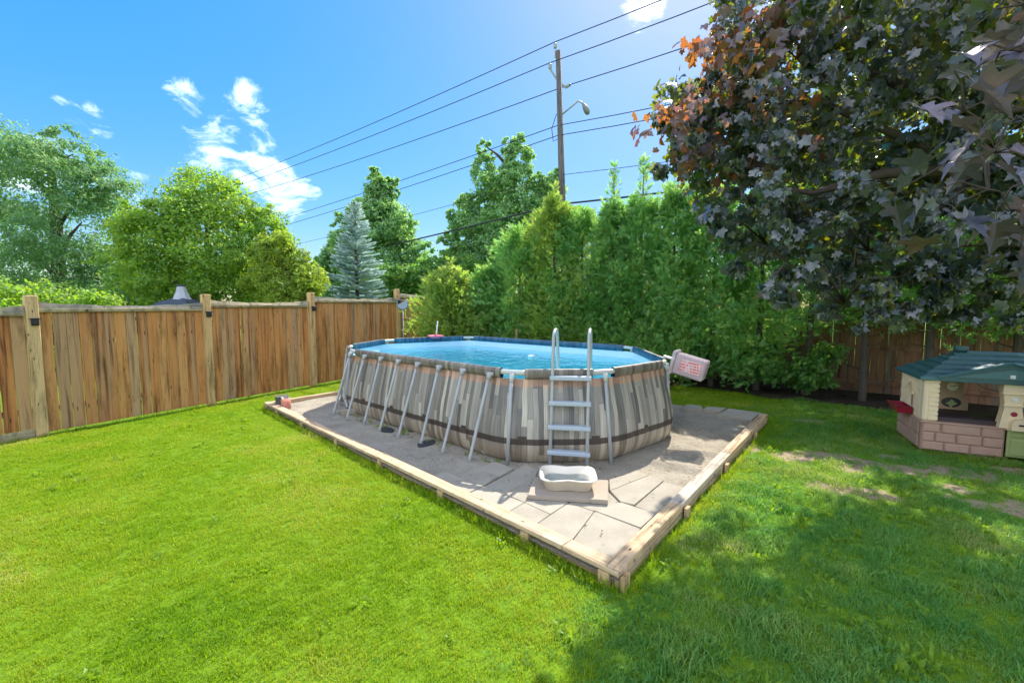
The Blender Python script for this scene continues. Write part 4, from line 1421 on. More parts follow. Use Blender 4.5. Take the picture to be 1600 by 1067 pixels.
# ------------------------------------------------------------------ foliage templates
LEAF_V = [(0, 0, 0), (.34, .42, .08), (0, 1, -.05), (-.34, .42, .08)]
LEAF_F = [(0, 1, 2), (0, 2, 3)]
MAPLE_V = [(0, 0, 0), (.30, -.14, .02), (.44, .02, .0), (.36, .17, .08), (.62, .30, -.04), (.56, .52, -.02), (.28, .50, .09), (.27, .74, .02), (.10, .84, .02), (0, 1.06, -.20),
           (-.30, -.14, .02), (-.44, .02, .0), (-.36, .17, .08), (-.62, .30, -.04), (-.56, .52, -.02), (-.28, .50, .09), (-.27, .74, .02), (-.10, .84, .02), (0, .42, -.03)]
MAPLE_F = [(0, 1, 2, 3, 18), (18, 3, 4, 5, 6), (18, 6, 7, 8, 9), (0, 18, 12, 11, 10), (18, 15, 14, 13, 12), (18, 9, 17, 16, 15)]


def spray_template(nl=6, droop=.22, wide=.42):
    v = [(0, 0, 0)]
    f = []
    for k in range(nl):
        y0 = k / (nl + .4)
        y1 = (k + 1) / (nl + .4)
        w = wide * (1 - .55 * abs(y0 - .25))* (1 - y0 * .55)
        i0 = len(v) - 1 if k == 0 else prev
        v.append((0, y1, -droop * y1 * y1))
        i1 = len(v) - 1
        prev = i1
        for s in (-1, 1):
            v.append((s * w, y0 + .32, -droop * y1 - .04))
            f.append((i0, len(v) - 1, i1) if s > 0 else (i0, i1, len(v) - 1))
    v.append((0, 1.12, -droop))
    v.append((.06, y1 - .02, -droop * .8))
    f.append((prev, len(v) - 1, len(v) - 2))
    return v, f


SPRAY_V, SPRAY_F = spray_template(4, .24, .40)


def billow(lobes, seed, k=5, lo=.34, hi=.52):
    """adds smaller billows over the upper and outer surface of each lobe"""
    r = random.Random(seed)
    out = [(x, y, z, a * .80, b * .80, c * .80) for x, y, z, a, b, c in lobes]
    for x, y, z, a, b, c in lobes:
        for _ in range(k):
            d = Vector((r.gauss(0, 1), r.gauss(0, 1) - .3, r.gauss(0, 1) + .25)).normalized()
            f = r.uniform(lo, hi)
            g = r.uniform(.72, 1.0)
            out.append((x + d.x * a * g, y + d.y * b * g, z + d.z * c * g, a * f, b * f, c * f * .85))
    return out


def crown_points(lobes, n, rng, shell=.55, per=22, spread=.16, clump_flat=.7):
    """leaf positions bunched in clumps near the surfaces of the lobes; returns pos, outward"""
    L = np.array(lobes, float)
    w = (L[:, 3] * L[:, 4] + L[:, 4] * L[:, 5] + L[:, 3] * L[:, 5])
    w /= w.sum()
    nc = max(8, n // per)
    which = rng.choice(len(L), nc, p=w)
    d = unit(rng, nc)
    rad = (shell + (1 - shell) * rng.random(nc) ** .6) * (1 + .10 * rng.normal(size=nc))
    c = L[which, :3] + d * L[which, 3:6] * rad[:, None]
    # drop clumps buried deep inside another lobe
    keep = np.ones(nc, bool)
    for l in L:
        q = np.linalg.norm((c - l[:3]) / l[3:6], axis=1)
        keep &= ~((q < .5) & (rng.random(nc) < .75))
    c, d, which = c[keep], d[keep], which[keep]
    k = rng.integers(0, len(c), n)
    sp = spread * L[which[k], 3:6].mean(1)
    off = np.clip(rng.normal(size=(n, 3)), -1.5, 1.5) * sp[:, None] * np.array([1, 1, clump_flat])
    return c[k] + off, d[k]


def crown_mesh(name, lobes, n, size, mat, seed, shell=.55, per=22, spread=.16, up=.5, tv=LEAF_V, tf=LEAF_F, aspect=(1, 1, 1), droop=.25, zmin=.3):
    rng = np.random.default_rng(seed)
    p, d = crown_points(lobes, n, rng, shell, per, spread)
    keep = p[:, 2] > zmin
    p, d = p[keep], d[keep]
    n = len(p)
    nr = d * .45 + np.array([0, 0, up]) + unit(rng, n) * .75
    nr /= np.linalg.norm(nr, axis=1, keepdims=True)
    ax = np.cross(nr, unit(rng, n)) + np.array([0, 0, -droop])
    s = size * rng.uniform(.5, 1.35, n)
    return np_mesh_t(name, tv, tf, p, ax, nr, s[:, None] * np.array(aspect)[None, :], mat)


def limb_tree(parent, lobes, r0, mat, trunk_top, seed, fork=.35, sides=8):
    r = random.Random(seed)
    tb = MB()
    tt = Vector(trunk_top)
    pts = [Vector((0, 0, -.1)), Vector((tt.x * .2 + r.uniform(-.1, .1), tt.y * .2, tt.z * .3)), Vector((tt.x * .6, tt.y * .6 + r.uniform(-.1, .1), tt.z * .65)), tt]
    tb.tube(pts, [r0 * 1.25, r0, r0 * .8, r0 * .4], sides)
    for l in lobes:
        c = Vector(l[:3])
        h = min(tt.z * .95, max(tt.z * fork, c.z - (c.xy - tt.xy).length * .9))
        t = h / tt.z
        s = Vector((tt.x * t * t, tt.y * t * t, h))
        m = s.lerp(c, .5) + Vector((r.uniform(-.15, .15), r.uniform(-.15, .15), .12 * (c - s).length))
        tb.tube([s, m, c + Vector((0, 0, l[5] * .05))], [r0 * .42, r0 * .28, r0 * .08], 6)
    return tb.build('trunk', mat, parent, smooth=True)


def tree(name, label, loc, lobes, n, size, mat, seed, r0=.18, top=None, group=None, cat='tree', bil=(5, .34, .52), **kw):
    t = tag(empty(name, loc), label, cat, group)
    link('crown', crown_mesh('crown', billow(lobes, seed, *bil) if bil else lobes, n, size, M[mat], seed, **kw), t)
    zt = max(l[2] for l in lobes)
    limb_tree(t, lobes, r0, M['bark'], top or (0, 0, zt), seed)
    return t


GT = 'trees behind the left board fence'
tree('locust_tree', 'large feathery tree at the far left, tallest behind the fence', (-20.6, 20.0, 0),
     [(-.6, 0, 7.2, 3.0, 2.6, 2.2), (1.6, -.4, 5.6, 2.3, 2.2, 2.0), (-2.6, .2, 5.2, 2.6, 2.4, 2.2), (.4, -.6, 3.6, 3.0, 2.4, 1.6), (2.2, .2, 7.4, 1.5, 1.5, 1.3), (-2.0, 0, 8.6, 1.6, 1.5, 1.0), (.9, .1, 8.7, 1.5, 1.3, 1.0), (2.6, -.2, 3.0, 1.6, 1.5, 1.2), (-.8, -.3, 2.0, 2.6, 2.0, 1.3)],
     64000, .135, 'locust_leaf', 21, .26, group=GT, per=52, spread=.18, aspect=(.7, 1.15, 1), shell=.55)
tree('round_maple_tree', 'broad round tree with yellow-green top, left of the blue spruce', (-11.9, 17.4, 0),
     [(0, 0, 4.6, 2.3, 2.2, 2.2), (-1.9, -.2, 4.0, 1.6, 1.6, 1.7), (1.8, -.2, 4.2, 1.5, 1.5, 1.7), (-.7, -.3, 5.9, 1.3, 1.2, 1.05), (.9, -.2, 5.8, 1.2, 1.2, 1.05), (-2.1, 0, 5.4, .95, .9, .8), (2.2, 0, 5.0, .9, .9, .9), (-1.0, -.9, 2.9, 1.9, 1.4, 1.2), (1.3, -.8, 2.8, 1.8, 1.4, 1.2)],
     64000, .115, 'lime_leaf', 22, .2, group=GT, per=46, spread=.20, shell=.7)
tree('golden_tree', 'smaller golden-green tree close behind the fence, beside the blue spruce', (-7.9, 15.6, 0),
     [(0, 0, 2.6, 1.05, 1.0, 1.1), (-.75, 0, 3.2, .75, .8, .9), (.75, .1, 2.9, .6, .6, .8), (-.3, 0, 4.0, .55, .55, .6), (.35, 0, 3.7, .45, .45, .5), (-1.0, 0, 4.1, .4, .4, .5), (.2, -.3, 1.6, 1.1, .9, .8)],
     30000, .092, 'gold_leaf', 23, .1, group=GT, per=20, spread=.2, shell=.5)
tree('broadleaf_bush', 'pale green leafy bush at the far left, behind the first fence panel', (-13.4, 12.4, 0),
     [(0, 0, 1.7, 1.5, 1.2, 1.1), (1.2, .2, 1.5, 1.1, 1.0, 1.0), (-1.4, 0, 1.8, 1.2, 1.0, 1.0)], 22000, .10, 'lime_leaf', 24, .08, group=GT, cat='bush', per=20, spread=.2, shell=.5)
tree('broadleaf_bush', 'dark green bush between the feathery tree and the round tree', (-15.2, 18.2, 0),
     [(0, 0, 2.2, 1.7, 1.4, 1.6), (1.6, -.2, 1.8, 1.4, 1.2, 1.3), (-1.4, .2, 2.0, 1.4, 1.2, 1.4)], 18000, .14, 'green_leaf', 25, .1, group=GT, cat='bush', per=22, spread=.18, shell=.5)
tree('poplar_tree', 'tall pointed poplar rising behind the blue spruce', (-9.6, 32.0, 0),
     [(0, 0, 5.0, 3.3, 3, 3.2), (.2, 0, 7.8, 2.4, 2.4, 2.2), (.1, 0, 9.8, 1.35, 1.3, 1.5), (-.2, 0, 11.1, .55, .6, .8), (1.1, 0, 10.3, .5, .5, .9), (-2.2, 0, 7.2, 1.0, 1.0, 1.6), (2.6, -.3, 5.6, 1.6, 1.4, 1.5), (-1.5, 0, 8.6, .8, .9, 1.1), (3.0, 0, 3.4, 2.0, 1.6, 1.5)],
     56000, .20, 'poplar_leaf', 26, .3, group=GT, per=40, spread=.15, shell=.55, bil=(9, .2, .34))
tree('poplar_tree', 'short dark poplar between the golden tree and the spruce', (-13.6, 34.0, 0),
     [(0, 0, 4.4, 1.5, 1.4, 2.0), (.1, 0, 6.0, .8, .8, 1.2), (-.6, 0, 3.4, 1.6, 1.4, 1.4)], 15000, .24, 'poplar_leaf', 27, .18, group=GT, per=24, spread=.16, shell=.6)
GP = 'trees behind the cedar hedge'
tree('poplar_tree', 'large many-topped poplar standing left of the utility pole', (0, 30.0, 0),
     [(0, 0, 6.0, 3.6, 3.0, 3.0), (-.1, 0, 9.2, 2.6, 2.2, 2.2), (.45, 0, 11.6, 1.15, 1.1, 1.6), (-1.9, 0, 11.0, .9, .9, 1.7), (-3.2, 0, 8.0, 1.3, 1.2, 1.6), (-4.2, 0, 6.1, 1.0, 1.0, 1.2), (2.4, 0, 9.4, 1.4, 1.3, 1.7), (3.5, 0, 7.6, 1.3, 1.2, 1.6), (1.5, -.6, 7.5, 2, 1.7, 1.6), (-2.4, -.6, 4.8, 2.2, 1.7, 1.6), (.5, 0, 13.0, .45, .45, .6), (-1.8, 0, 12.6, .35, .35, .5)],
     80000, .19, 'poplar_leaf', 28, .32, group=GP, per=40, spread=.15, shell=.55, bil=(9, .2, .34))
tree('broadleaf_bush', 'low green bush showing between the poplars over the fence end', (-5.4, 28.0, 0),
     [(0, 0, 3.2, 2.2, 1.6, 1.8), (2.2, 0, 3.6, 1.8, 1.5, 1.8), (-2.2, 0, 2.8, 2, 1.5, 1.6)], 16000, .22, 'green_leaf', 29, .15, group=GP, cat='bush', per=22, spread=.2, shell=.5)
tree('sunlit_tree', 'yellow-green tree glimpsed through the crimson maple', (11.5, 15.0, 0),
     [(0, 0, 4.5, 2.8, 2.4, 2.6), (2.0, 0, 6.2, 2.2, 2.0, 1.8), (-1.6, 0, 5.6, 1.8, 1.8, 1.6), (3.6, 0, 4.2, 2.2, 2, 2)], 22000, .22, 'lime_leaf', 30, .2, group=GP, per=22, spread=.18, shell=.5)

# blue spruce
spo = tag(empty('blue_spruce', (-7.78, 22.0, 0)), 'silvery blue spruce standing behind the fence', 'tree', GT)
MB().tube([(0, 0, -.1), (0, 0, 4), (0, 0, 7.1)], [.13, .08, .015], 8).build('trunk', M['bark'], spo)
rng = np.random.default_rng(40)
P_, A_, N_, S_ = [], [], [], []
z = .4
while z < 7.05:
    rmax = 1.95 * ((7.25 - z) / 6.85) ** .85 + .03
    nb_ = max(4, int(rmax * 9))
    for k in range(nb_):
        a = rng.random() * 2 * math.pi
        L = rmax * rng.uniform(.72, 1.06)
        lift = .12 + .5 * (z / 7.0) ** 2
        ns = max(3, int(L * 14))
        for j in range(ns):
            t = (j + 1) / ns
            c = np.array([math.cos(a), math.sin(a), 0])
            p = c * L * t + np.array([0, 0, z + lift * L * t * .5 - .18 * L * t * (1 - t)])
            for s in (-1, 1, 0):
                sd = np.array([-math.sin(a), math.cos(a), 0]) * s
                P_.append(p)
                A_.append(c * .9 + sd * .8 + np.array([0, 0, .25 + .3 * rng.random()]))
                N_.append(np.array([0, 0, 1]) + rng.normal(size=3) * .5)
                S_.append((.5, 1, 1) if s else (.5, 1.2, 1))
    z += .17 * (.6 + .4 * rmax)
P_, A_, N_, S_ = map(np.array, (P_, A_, N_, S_))
TW_V = [(0, 0, 0), (.28, .35, 0), (.12, .8, 0), (0, 1.05, 0), (-.12, .8, 0), (-.28, .35, 0), (0, .4, .22), (0, .4, -.22)]
TW_F = [(0, 1, 2, 3, 4, 5), (0, 6, 3, 7)]
link('crown', np_mesh_t('crown', TW_V, TW_F, P_, A_, N_, S_ * .22, M['spruce']), spo)


# ------------------------------------------------------------------ cedar hedge, each cedar a thing
def cedar_mesh(seed, H, Rm, bare, n, mat, size=.20, taper=.62, at=(0, 0), spire=.3):
    rng = np.random.default_rng(seed)
    # a thin leader stands above the body of the crown
    H0, H = H, H - spire
    # upswept plumes round the trunk, each plume a dense run of sprays
    nl = int(n / 34)
    hh = bare + (H * .97 - bare) * rng.random(nl) ** 1.1
    az = rng.random(nl) * 2 * math.pi
    t = np.clip((hh - bare) / (H - bare), 0, 1)
    r = Rm * (1 - t) ** taper * (.55 + .6 * rng.random(nl)) + .07
    lump = 1 + .30 * np.sin(az * 2 + seed) * np.sin(hh * 2.2 + seed * 1.7) + .2 * np.sin(az * 5 + hh * 4)
    r *= lump
    pl = r * .55 + .28 * (1 - .4 * t)          # plume length beyond the inner limb
    k = rng.integers(0, nl, n)
    f = rng.random(n) ** .7
    c = np.stack([np.cos(az[k]), np.sin(az[k]), np.zeros(n)], 1)
    out = r[k] * (.45 + .55 * f)
    rise = pl[k] * f ** 1.4 * (.55 + .5 * t[k]) - .16 * r[k]
    wid = (.045 + .11 * np.sin(np.pi * np.clip(f * .9 + .1, 0, 1))) * (.7 + .5 * r[k] / Rm)
    p = c * out[:, None] + np.stack([np.zeros(n), np.zeros(n), hh[k] + rise], 1)
    p += np.clip(rng.normal(size=(n, 3)), -1.8, 1.8) * wid[:, None]
    ax = c * .7 + np.array([0, 0, .55]) + rng.normal(size=(n, 3)) * .42
    sd = np.stack([-c[:, 1], c[:, 0], np.zeros(n)], 1)
    nr = sd * rng.choice([-1, 1], n)[:, None] * .8 + np.array([0, 0, .35]) + rng.normal(size=(n, 3)) * .45
    s = size * rng.uniform(.6, 1.25, n)
    ns = int(150 * spire + 30)
    hz_ = H - .5 + (H0 - H + .5) * rng.random(ns)
    rs_ = .05 + .26 * (H0 - hz_) / (H0 - H + .5)
    az2 = rng.random(ns) * 2 * math.pi
    c2 = np.stack([np.cos(az2), np.sin(az2), np.zeros(ns)], 1)
    p = np.vstack([p, c2 * (rs_ * rng.random(ns))[:, None] + np.stack([np.zeros(ns), np.zeros(ns), hz_], 1)])
    ax = np.vstack([ax, c2 * .8 + np.array([0, 0, .7])])
    nr = np.vstack([nr, rng.normal(size=(ns, 3))])
    s = np.concatenate([s, size * rng.uniform(.7, 1.2, ns)])
    hull = [tuple(Vector((-.45, 8.45)).lerp(q, 1.12)) for q in NODES]
    keep = (p[:, 2] > .1) & ~(in_poly(p[:, :2] + np.array(at), hull) & (p[:, 2] < 2.2))
    return np_mesh_t('crown', SPRAY_V, SPRAY_F, p[keep], ax[keep], nr[keep], s[keep], mat)


CEDARS = [(-1.80, 12.9, 3.35, 1.0, .45, 'cedar_light', 'yellow-tinged cedar at the hedge end, touching the board fence'),
          (-.75, 13.3, 3.2, .95, .4, 'cedar', 'low cedar directly beside the yellow-tinged end cedar'),
          (.20, 13.0, 4.3, .95, .4, 'cedar', 'medium cedar just left of the utility pole, behind the pool'),
          (1.20, 12.5, 5.4, 1.0, .4, 'cedar_light', 'pale tall cedar standing right in front of the utility pole'),
          (1.98, 12.4, 4.7, .9, .4, 'cedar', 'cedar just right of the utility pole, below its neighbours'),
          (2.72, 11.9, 5.75, .8, .45, 'cedar', 'tall spire-topped cedar, first of the two thin spires'),
          (3.42, 11.6, 5.8, .85, .5, 'cedar', 'tall spire-topped cedar, nearer the maple of the two thin spires'),
          (4.15, 11.2, 5.1, .95, .6, 'cedar', 'cedar behind the skimmer box end of the pool'),
          (4.95, 10.75, 5.0, 1.0, .75, 'cedar', 'cedar behind the three paving slabs, at the maple crown edge'),
          (5.75, 10.15, 4.9, 1.0, 1.0, 'cedar', 'cedar with low green sprouts, first one under the maple crown'),
          (6.50, 9.55, 4.8, 1.0, 1.35, 'cedar', 'bare-stemmed cedar, second one under the maple crown'),
          (7.30, 8.95, 4.7, 1.0, 1.55, 'cedar', 'bare-stemmed cedar left of the playhouse window'),
          (8.10, 8.35, 4.6, 1.0, 1.45, 'cedar', 'bare-stemmed cedar directly behind the playhouse roof'),
          (8.95, 7.65, 4.6, 1.0, 1.3, 'cedar', 'cedar behind the playhouse, second from the frame edge'),
          (9.8, 6.95, 4.5, 1.0, 1.2, 'cedar', 'last cedar of the hedge, beyond the playhouse doorway')]
for i, (x, y, h, rm, bare, mt, lab) in enumerate(CEDARS):
    t = tag(empty('cedar_tree', (x, y, 0)), lab, 'cedar tree', 'cedars of the back hedge')
    link('crown', cedar_mesh(300 + i, h, rm * (1.5 if 1 < i < 9 else 1.3), bare * (.5 if i < 9 else 1.25), 9500 if i < 9 else 5200, M[mt], .15, (.78 if i % 2 else .6), (x, y), 1.15 if i in (5, 6) else (.45 if i % 3 == 0 else .2)), t)
    r = random.Random(60 + i)
    tb = MB()
    tb.tube([(0, 0, -.05), (r.uniform(-.06, .06), r.uniform(-.05, .05), h * .4), (0, 0, h * .95)], [.075, .055, .012], 8)
    for k in range(16):
        zz = r.uniform(.35, h * .8)
        a = r.uniform(0, 6.28)
        L = rm * r.uniform(.45, .9) * (1 - .6 * zz / h)
        tb.tube([(0, 0, zz), (math.cos(a) * L * .6, math.sin(a) * L * .6, zz + .05), (math.cos(a) * L, math.sin(a) * L, zz + L * .35)], [.018, .012, .004], 5)
    tb.build('trunk', M['bark'], t)
    if i in (8, 9, 10):
        lob = [(r.uniform(-.25, .25) + (.1 if i % 2 else -.2), -.25, .45 + .3 * r.random(), .38, .3, .34), (r.uniform(-.3, .3), -.3, 1.0, .3, .25, .25)]
        link('low_sprouts', crown_mesh('low_sprouts', lob, 1300, .13, M['green_leaf'], 80 + i, per=14, spread=.3, shell=.3, zmin=.06), t)

# ------------------------------------------------------------------ crimson maple overhanging the lawn
mo = Vector((6.55, 4.9, 0))
mt = tag(empty('maple_tree', mo), 'dark crimson-leaved maple overhanging the shaded lawn', 'tree')
ML = [  # lobes in world metres
    (2.68, 4.95, 4.10, .95, 1.0, .85), (2.2, 4.8, 3.75, .5, .6, .5), (2.9, 5.2, 5.1, .95, 1.1, .9), (3.6, 5.3, 6.1, 1.3, 1.3, 1.1),
    (3.7, 5.3, 4.4, 1.5, 1.3, 1.2), (2.95, 4.7, 3.2, .85, .8, .75), (3.35, 4.3, 2.65, .75, .6, .55), (4.3, 4.7, 3.1, 1.2, 1.0, .8),
    (4.9, 4.3, 2.70, 1.1, .8, .6), (3.9, 4.6, 2.55, .9, .7, .55), (5.6, 5.4, 4.2, 1.6, 1.5, 1.5), (5.0, 5.4, 6.2, 1.4, 1.3, 1.2), (5.8, 7.2, 4.8, 1.7, 1.6, 1.5),
    (4.5, 7.0, 5.2, 1.3, 1.3, 1.3), (4.8, 3.3, 4.6, 1.6, 1.3, 1.3), (3.6, 3.4, 4.9, 1.2, 1.0, 1.0), (5.6, 4.2, 3.4, 1.0, .9, .8),
    (3.5, 6.6, 4.6, 1.0, 1.1, 1.0)]
ML = [(x - mo.x, y - mo.y, z_, a, b, c) for x, y, z_, a, b, c in ML]
ML += [(x - mo.x, y - mo.y, z_, a, b, c) for x, y, z_, a, b, c in [(1.78, 4.75, 3.85, .32, .36, .32), (2.02, 4.8, 4.2, .36, .4, .34), (2.35, 5.9, 4.15, .5, .6, .5), (2.45, 4.5, 2.75, .45, .45, .5), (2.75, 4.3, 2.4, .5, .45, .45), (3.1, 4.25, 2.12, .5, .45, .36),
       (3.7, 4.4, 2.12, .65, .5, .38), (4.4, 4.6, 2.12, .7, .6, .4), (5.1, 4.7, 2.12, .7, .6, .4), (5.6, 4.6, 2.2, .6, .6, .4)]]
link('crown', crown_mesh('crown', billow([(x, y, z_, a * 1.18, b * 1.18, c * 1.18) for x, y, z_, a, b, c in ML], 7, 3, .3, .45), 46000, .082, M['maple'], 71, per=42, spread=.125, shell=.45, up=.25, tv=MAPLE_V, tf=MAPLE_F, aspect=(1.05, 1, 1), droop=.75, zmin=1.6), mt)
tips = [(1.76 - mo.x, 4.72 - mo.y, 3.88, .42, .42, .38), (2.45 - mo.x, 4.85 - mo.y, 4.15, .8, .8, .7), (2.12 - mo.x, 4.75 - mo.y, 3.8, .55, .55, .5), (2.75 - mo.x, 5.0 - mo.y, 5.0, .7, .8, .6)]
link('red_leaf_tips', crown_mesh('red_leaf_tips', tips, 750, .095, M['maple_tip'], 72, per=9, spread=.22, shell=.75, up=.6, tv=MAPLE_V, tf=MAPLE_F, aspect=(1.05, 1, 1), droop=.8), mt)['kind'] = 'stuff'
tb = MB()
tb.tube([(0, 0, -.1), (.03, .02, 1.1), (-.05, .0, 2.3)], [.24, .19, .17], 14)
tb.tube([(-.05, 0, 2.2), (-.1, .1, 4.2), (0, .2, 6.5), (.1, .1, 8.2)], [.15, .12, .07, .015], 10)
W2 = lambda x, y, z_: (x - mo.x, y - mo.y, z_)
tb.tube([(-.05, 0, 2.25), W2(5.4, 4.35, 3.0), W2(4.5, 4.3, 3.30), W2(3.6, 4.35, 3.28), W2(3.0, 4.45, 3.12), W2(2.45, 4.6, 3.25)], [.10, .085, .065, .05, .03, .010], 9)
tb.tube([W2(4.4, 4.3, 3.3), W2(3.9, 4.4, 3.6), W2(3.2, 4.7, 4.1), W2(2.4, 4.9, 4.2)], [.05, .04, .03, .008], 7)
tb.tube([(-.05, 0, 2.6), W2(5.2, 5.0, 4.0), W2(4.0, 5.2, 4.7), W2(2.9, 5.1, 5.2)], [.09, .07, .045, .01], 8)
tb.tube([(-.05, 0, 2.5), W2(6.0, 6.2, 3.9), W2(5.2, 7.0, 4.8), W2(4.4, 7.1, 5.4)], [.09, .07, .04, .01], 8)
tb.tube([(-.05, 0, 2.4), W2(5.8, 3.9, 3.6), W2(4.8, 3.4, 4.3), W2(3.7, 3.3, 4.8)], [.08, .06, .04, .01], 8)
tb.tube([(-.05, 0, 2.4), W2(5.6, 3.6, 3.0), W2(4.4, 2.9, 3.1), W2(3.0, 2.2, 2.85), W2(2.05, 1.65, 2.72), W2(1.55, 1.45, 2.62)], [.07, .05, .035, .022, .012, .005], 8)
tb.tube([W2(4.5, 4.3, 3.3), W2(4.1, 4.25, 2.95), W2(3.7, 4.25, 2.6), W2(3.3, 4.2, 2.45)], [.035, .025, .016, .006], 6)
rr_ = random.Random(4)
for l in ML:
    c = Vector(l[:3])
    for k in range(5):
        e = c + Vector((rr_.uniform(-1, 1) * l[3], rr_.uniform(-1, 1) * l[4], rr_.uniform(-.8, .8) * l[5])) * .85
        tb.tube([c + Vector((.2, .1, -.1)), c.lerp(e, .5) + Vector((0, 0, .06)), e], [.014, .009, .003], 5)
tb.build('trunk', M['maple_bark'], mt, smooth=True)

# the nearest leaves, large in the picture: each its own object on the near twig


def big_leaf(seed):
    r = random.Random(seed)
    half = [(0, 0), (.10, -.05), (.30, -.10), (.42, -.02), (.34, .08), (.30, .17), (.44, .24), (.60, .36), (.66, .52), (.50, .50), (.38, .46), (.24, .50), (.22, .62), (.26, .76), (.14, .78), (.07, .90), (0, 1.04)]
    curl, fold, wav = r.uniform(.10, .35), r.uniform(.10, .45), r.uniform(.02, .05)
    mb = MB()
    for s in (1, -1):
        pts = []
        for x, y in half:
            zz = fold * abs(x) - curl * y * y + wav * math.sin(x * 19 + y * 9 + seed)
            pts.append((s * x, y, zz))
        mid = [(0, .3, -curl * .09), (0, .6, -curl * .36)]
        n_ = len(pts)
        vs = pts + mid
        fs = [(n_, i, i + 1) for i in range(0, 10)] + [(n_, 10, n_ + 1)] + [(n_ + 1, i, i + 1) for i in range(10, n_ - 1)]
        if s < 0:
            fs = [f[::-1] for f in fs]
        mb.add(vs, fs)
    mb.tube([(0, 0, 0), (0, -.25, .06), (.02, -.5, .02)], [.012, .010, .010], 4, cap=False)
    return mb.mesh('leaf', M['near_maple'], True)


def near_leaf_mat():
    m, nt = new_mat('near_maple_leaf')
    oi = nt.nodes.new('ShaderNodeObjectInfo')
    tc = nt.nodes.new('ShaderNodeTexCoord')
    vo = nd(nt, 'ShaderNodeTexVoronoi', {'Vector': tc.outputs['Object'], 'Scale': 7.0}, feature='DISTANCE_TO_EDGE').outputs['Distance']
    n = nd(nt, 'ShaderNodeTexNoise', {'Vector': tc.outputs['Object'], 'Scale': 5.0, 'Detail': 4.0}).outputs[0]
    col = ramp(nt, math_n(nt, 'ADD', math_n(nt, 'MULTIPLY', oi.outputs['Random'], .6), math_n(nt, 'MULTIPLY', n, .4)), [(.2, (.040, .050, .075)), (.55, (.085, .078, .11)), (.85, (.14, .11, .14))])
    col = mixc(nt, maprange(nt, vo, .0, .035, .5, 0), col, (.12, .085, .075))
    tcol = ramp(nt, oi.outputs['Random'], [(0, (.16, .14, .08)), (.5, (.26, .15, .08)), (1, (.36, .12, .06))])
    p = nd(nt, 'ShaderNodeBsdfPrincipled', {'Base Color': col, 'Roughness': .38, 'Specular IOR Level': .7, 'Normal': nd(nt, 'ShaderNodeBump', {'Height': vo, 'Strength': .25, 'Distance': .004}).outputs[0]})
    tr = nd(nt, 'ShaderNodeBsdfTranslucent', {'Color': tcol})
    finish(nt, nd(nt, 'ShaderNodeMixShader', {0: .14, 1: p.outputs[0], 2: tr.outputs[0]}).outputs[0])
    return m


M['near_maple'] = near_leaf_mat()
BIG = [big_leaf(s) for s in range(6)]
rl = random.Random(17)
clusters = [((1.42, 1.42, 2.56), 6, .09), ((1.50, 1.38, 2.72), 7, .12), ((1.60, 1.50, 2.34), 7, .11), ((1.74, 1.62, 2.50), 6, .13), ((1.75, 1.52, 2.22), 7, .12), ((1.62, 1.46, 2.90), 7, .14),
            ((1.95, 1.70, 2.42), 6, .15), ((2.15, 1.85, 2.75), 6, .16), ((2.1, 1.8, 3.1), 6, .16)]
cs = MB()
for (cx_, cy_, cz_), n_, sp in clusters:
    for k in range(n_):
        p = Vector((cx_ + rl.gauss(0, sp), cy_ + rl.gauss(0, sp), cz_ + rl.gauss(0, sp * .7)))
        # blades hang from the twig: tips down and outwards
        az = rl.uniform(0, 6.283)
        o = link('leaf', rl.choice(BIG), mt, loc=p - mo)
        tipd = Vector((math.cos(az) * .75, math.sin(az) * .75, rl.uniform(-.95, -.2))).normalized()
        nrm = Vector((rl.gauss(0, .35), rl.gauss(0, .35), 1.0))
        side = tipd.cross(nrm).normalized()
        nrm = side.cross(tipd)
        mat3 = Matrix((side, tipd, nrm)).transposed()
        o.rotation_euler = mat3.to_euler()
        s_ = rl.uniform(.085, .145)
        o.scale = (s_, s_, s_)
        st_ = p - tipd * s_ * .48
        cs.tube([Vector((cx_, cy_, cz_ + .05)) - mo, ((Vector((cx_, cy_, cz_ + .05)) + st_) / 2 + Vector((0, 0, .03))) - mo, st_ - mo], [.004, .003, .0018], 4, cap=False)
tag(cs.build('twigs', M['maple_bark'], mt), kind='stuff')

# ------------------------------------------------------------------ grass, weeds, litter
PROTO = bpy.data.collections.new('grass_tufts')       # never linked to the scene


def tuft(seed, nbl, rad, hmin, hmax, wid, mat, broad=False):
    rng = np.random.default_rng(seed)
    V = []
    F = []
    for _ in range(nbl):
        a, r_ = rng.random() * 6.283, rad * math.sqrt(rng.random())
        b = np.array([r_ * math.cos(a), r_ * math.sin(a), -.004])
        h = rng.uniform(hmin, hmax)
        la = rng.random() * 6.283
        ln_ = h * rng.uniform(.15, 1.0)
        d_ = np.array([math.cos(la), math.sin(la), 0])
        s_ = np.array([-math.sin(la), math.cos(la), 0]) * wid * rng.uniform(.7, 1.3)
        if rng.random() < .5:
            s_ = (s_ + d_ * wid * rng.uniform(-1, 1)) * .9
        m_ = b + d_ * ln_ * .35 + np.array([0, 0, h * .62])
        t_ = b + d_ * ln_ + np.array([0, 0, h * rng.uniform(.75, 1.0)])
        i = len(V)
        if broad:
            V += [b - s_ * .15, b + s_ * .15, m_ + s_ * 1.3, t_, m_ - s_ * 1.3]
        else:
            V += [b - s_, b + s_, m_ + s_ * .8, t_, m_ - s_ * .8]
        F += [(i, i + 1, i + 2, i + 4), (i + 4, i + 2, i + 3)]
    me = bpy.data.meshes.new('tuft')
    me.from_pydata([tuple(v) for v in V], [], F)
    me.materials.append(mat)
    return me


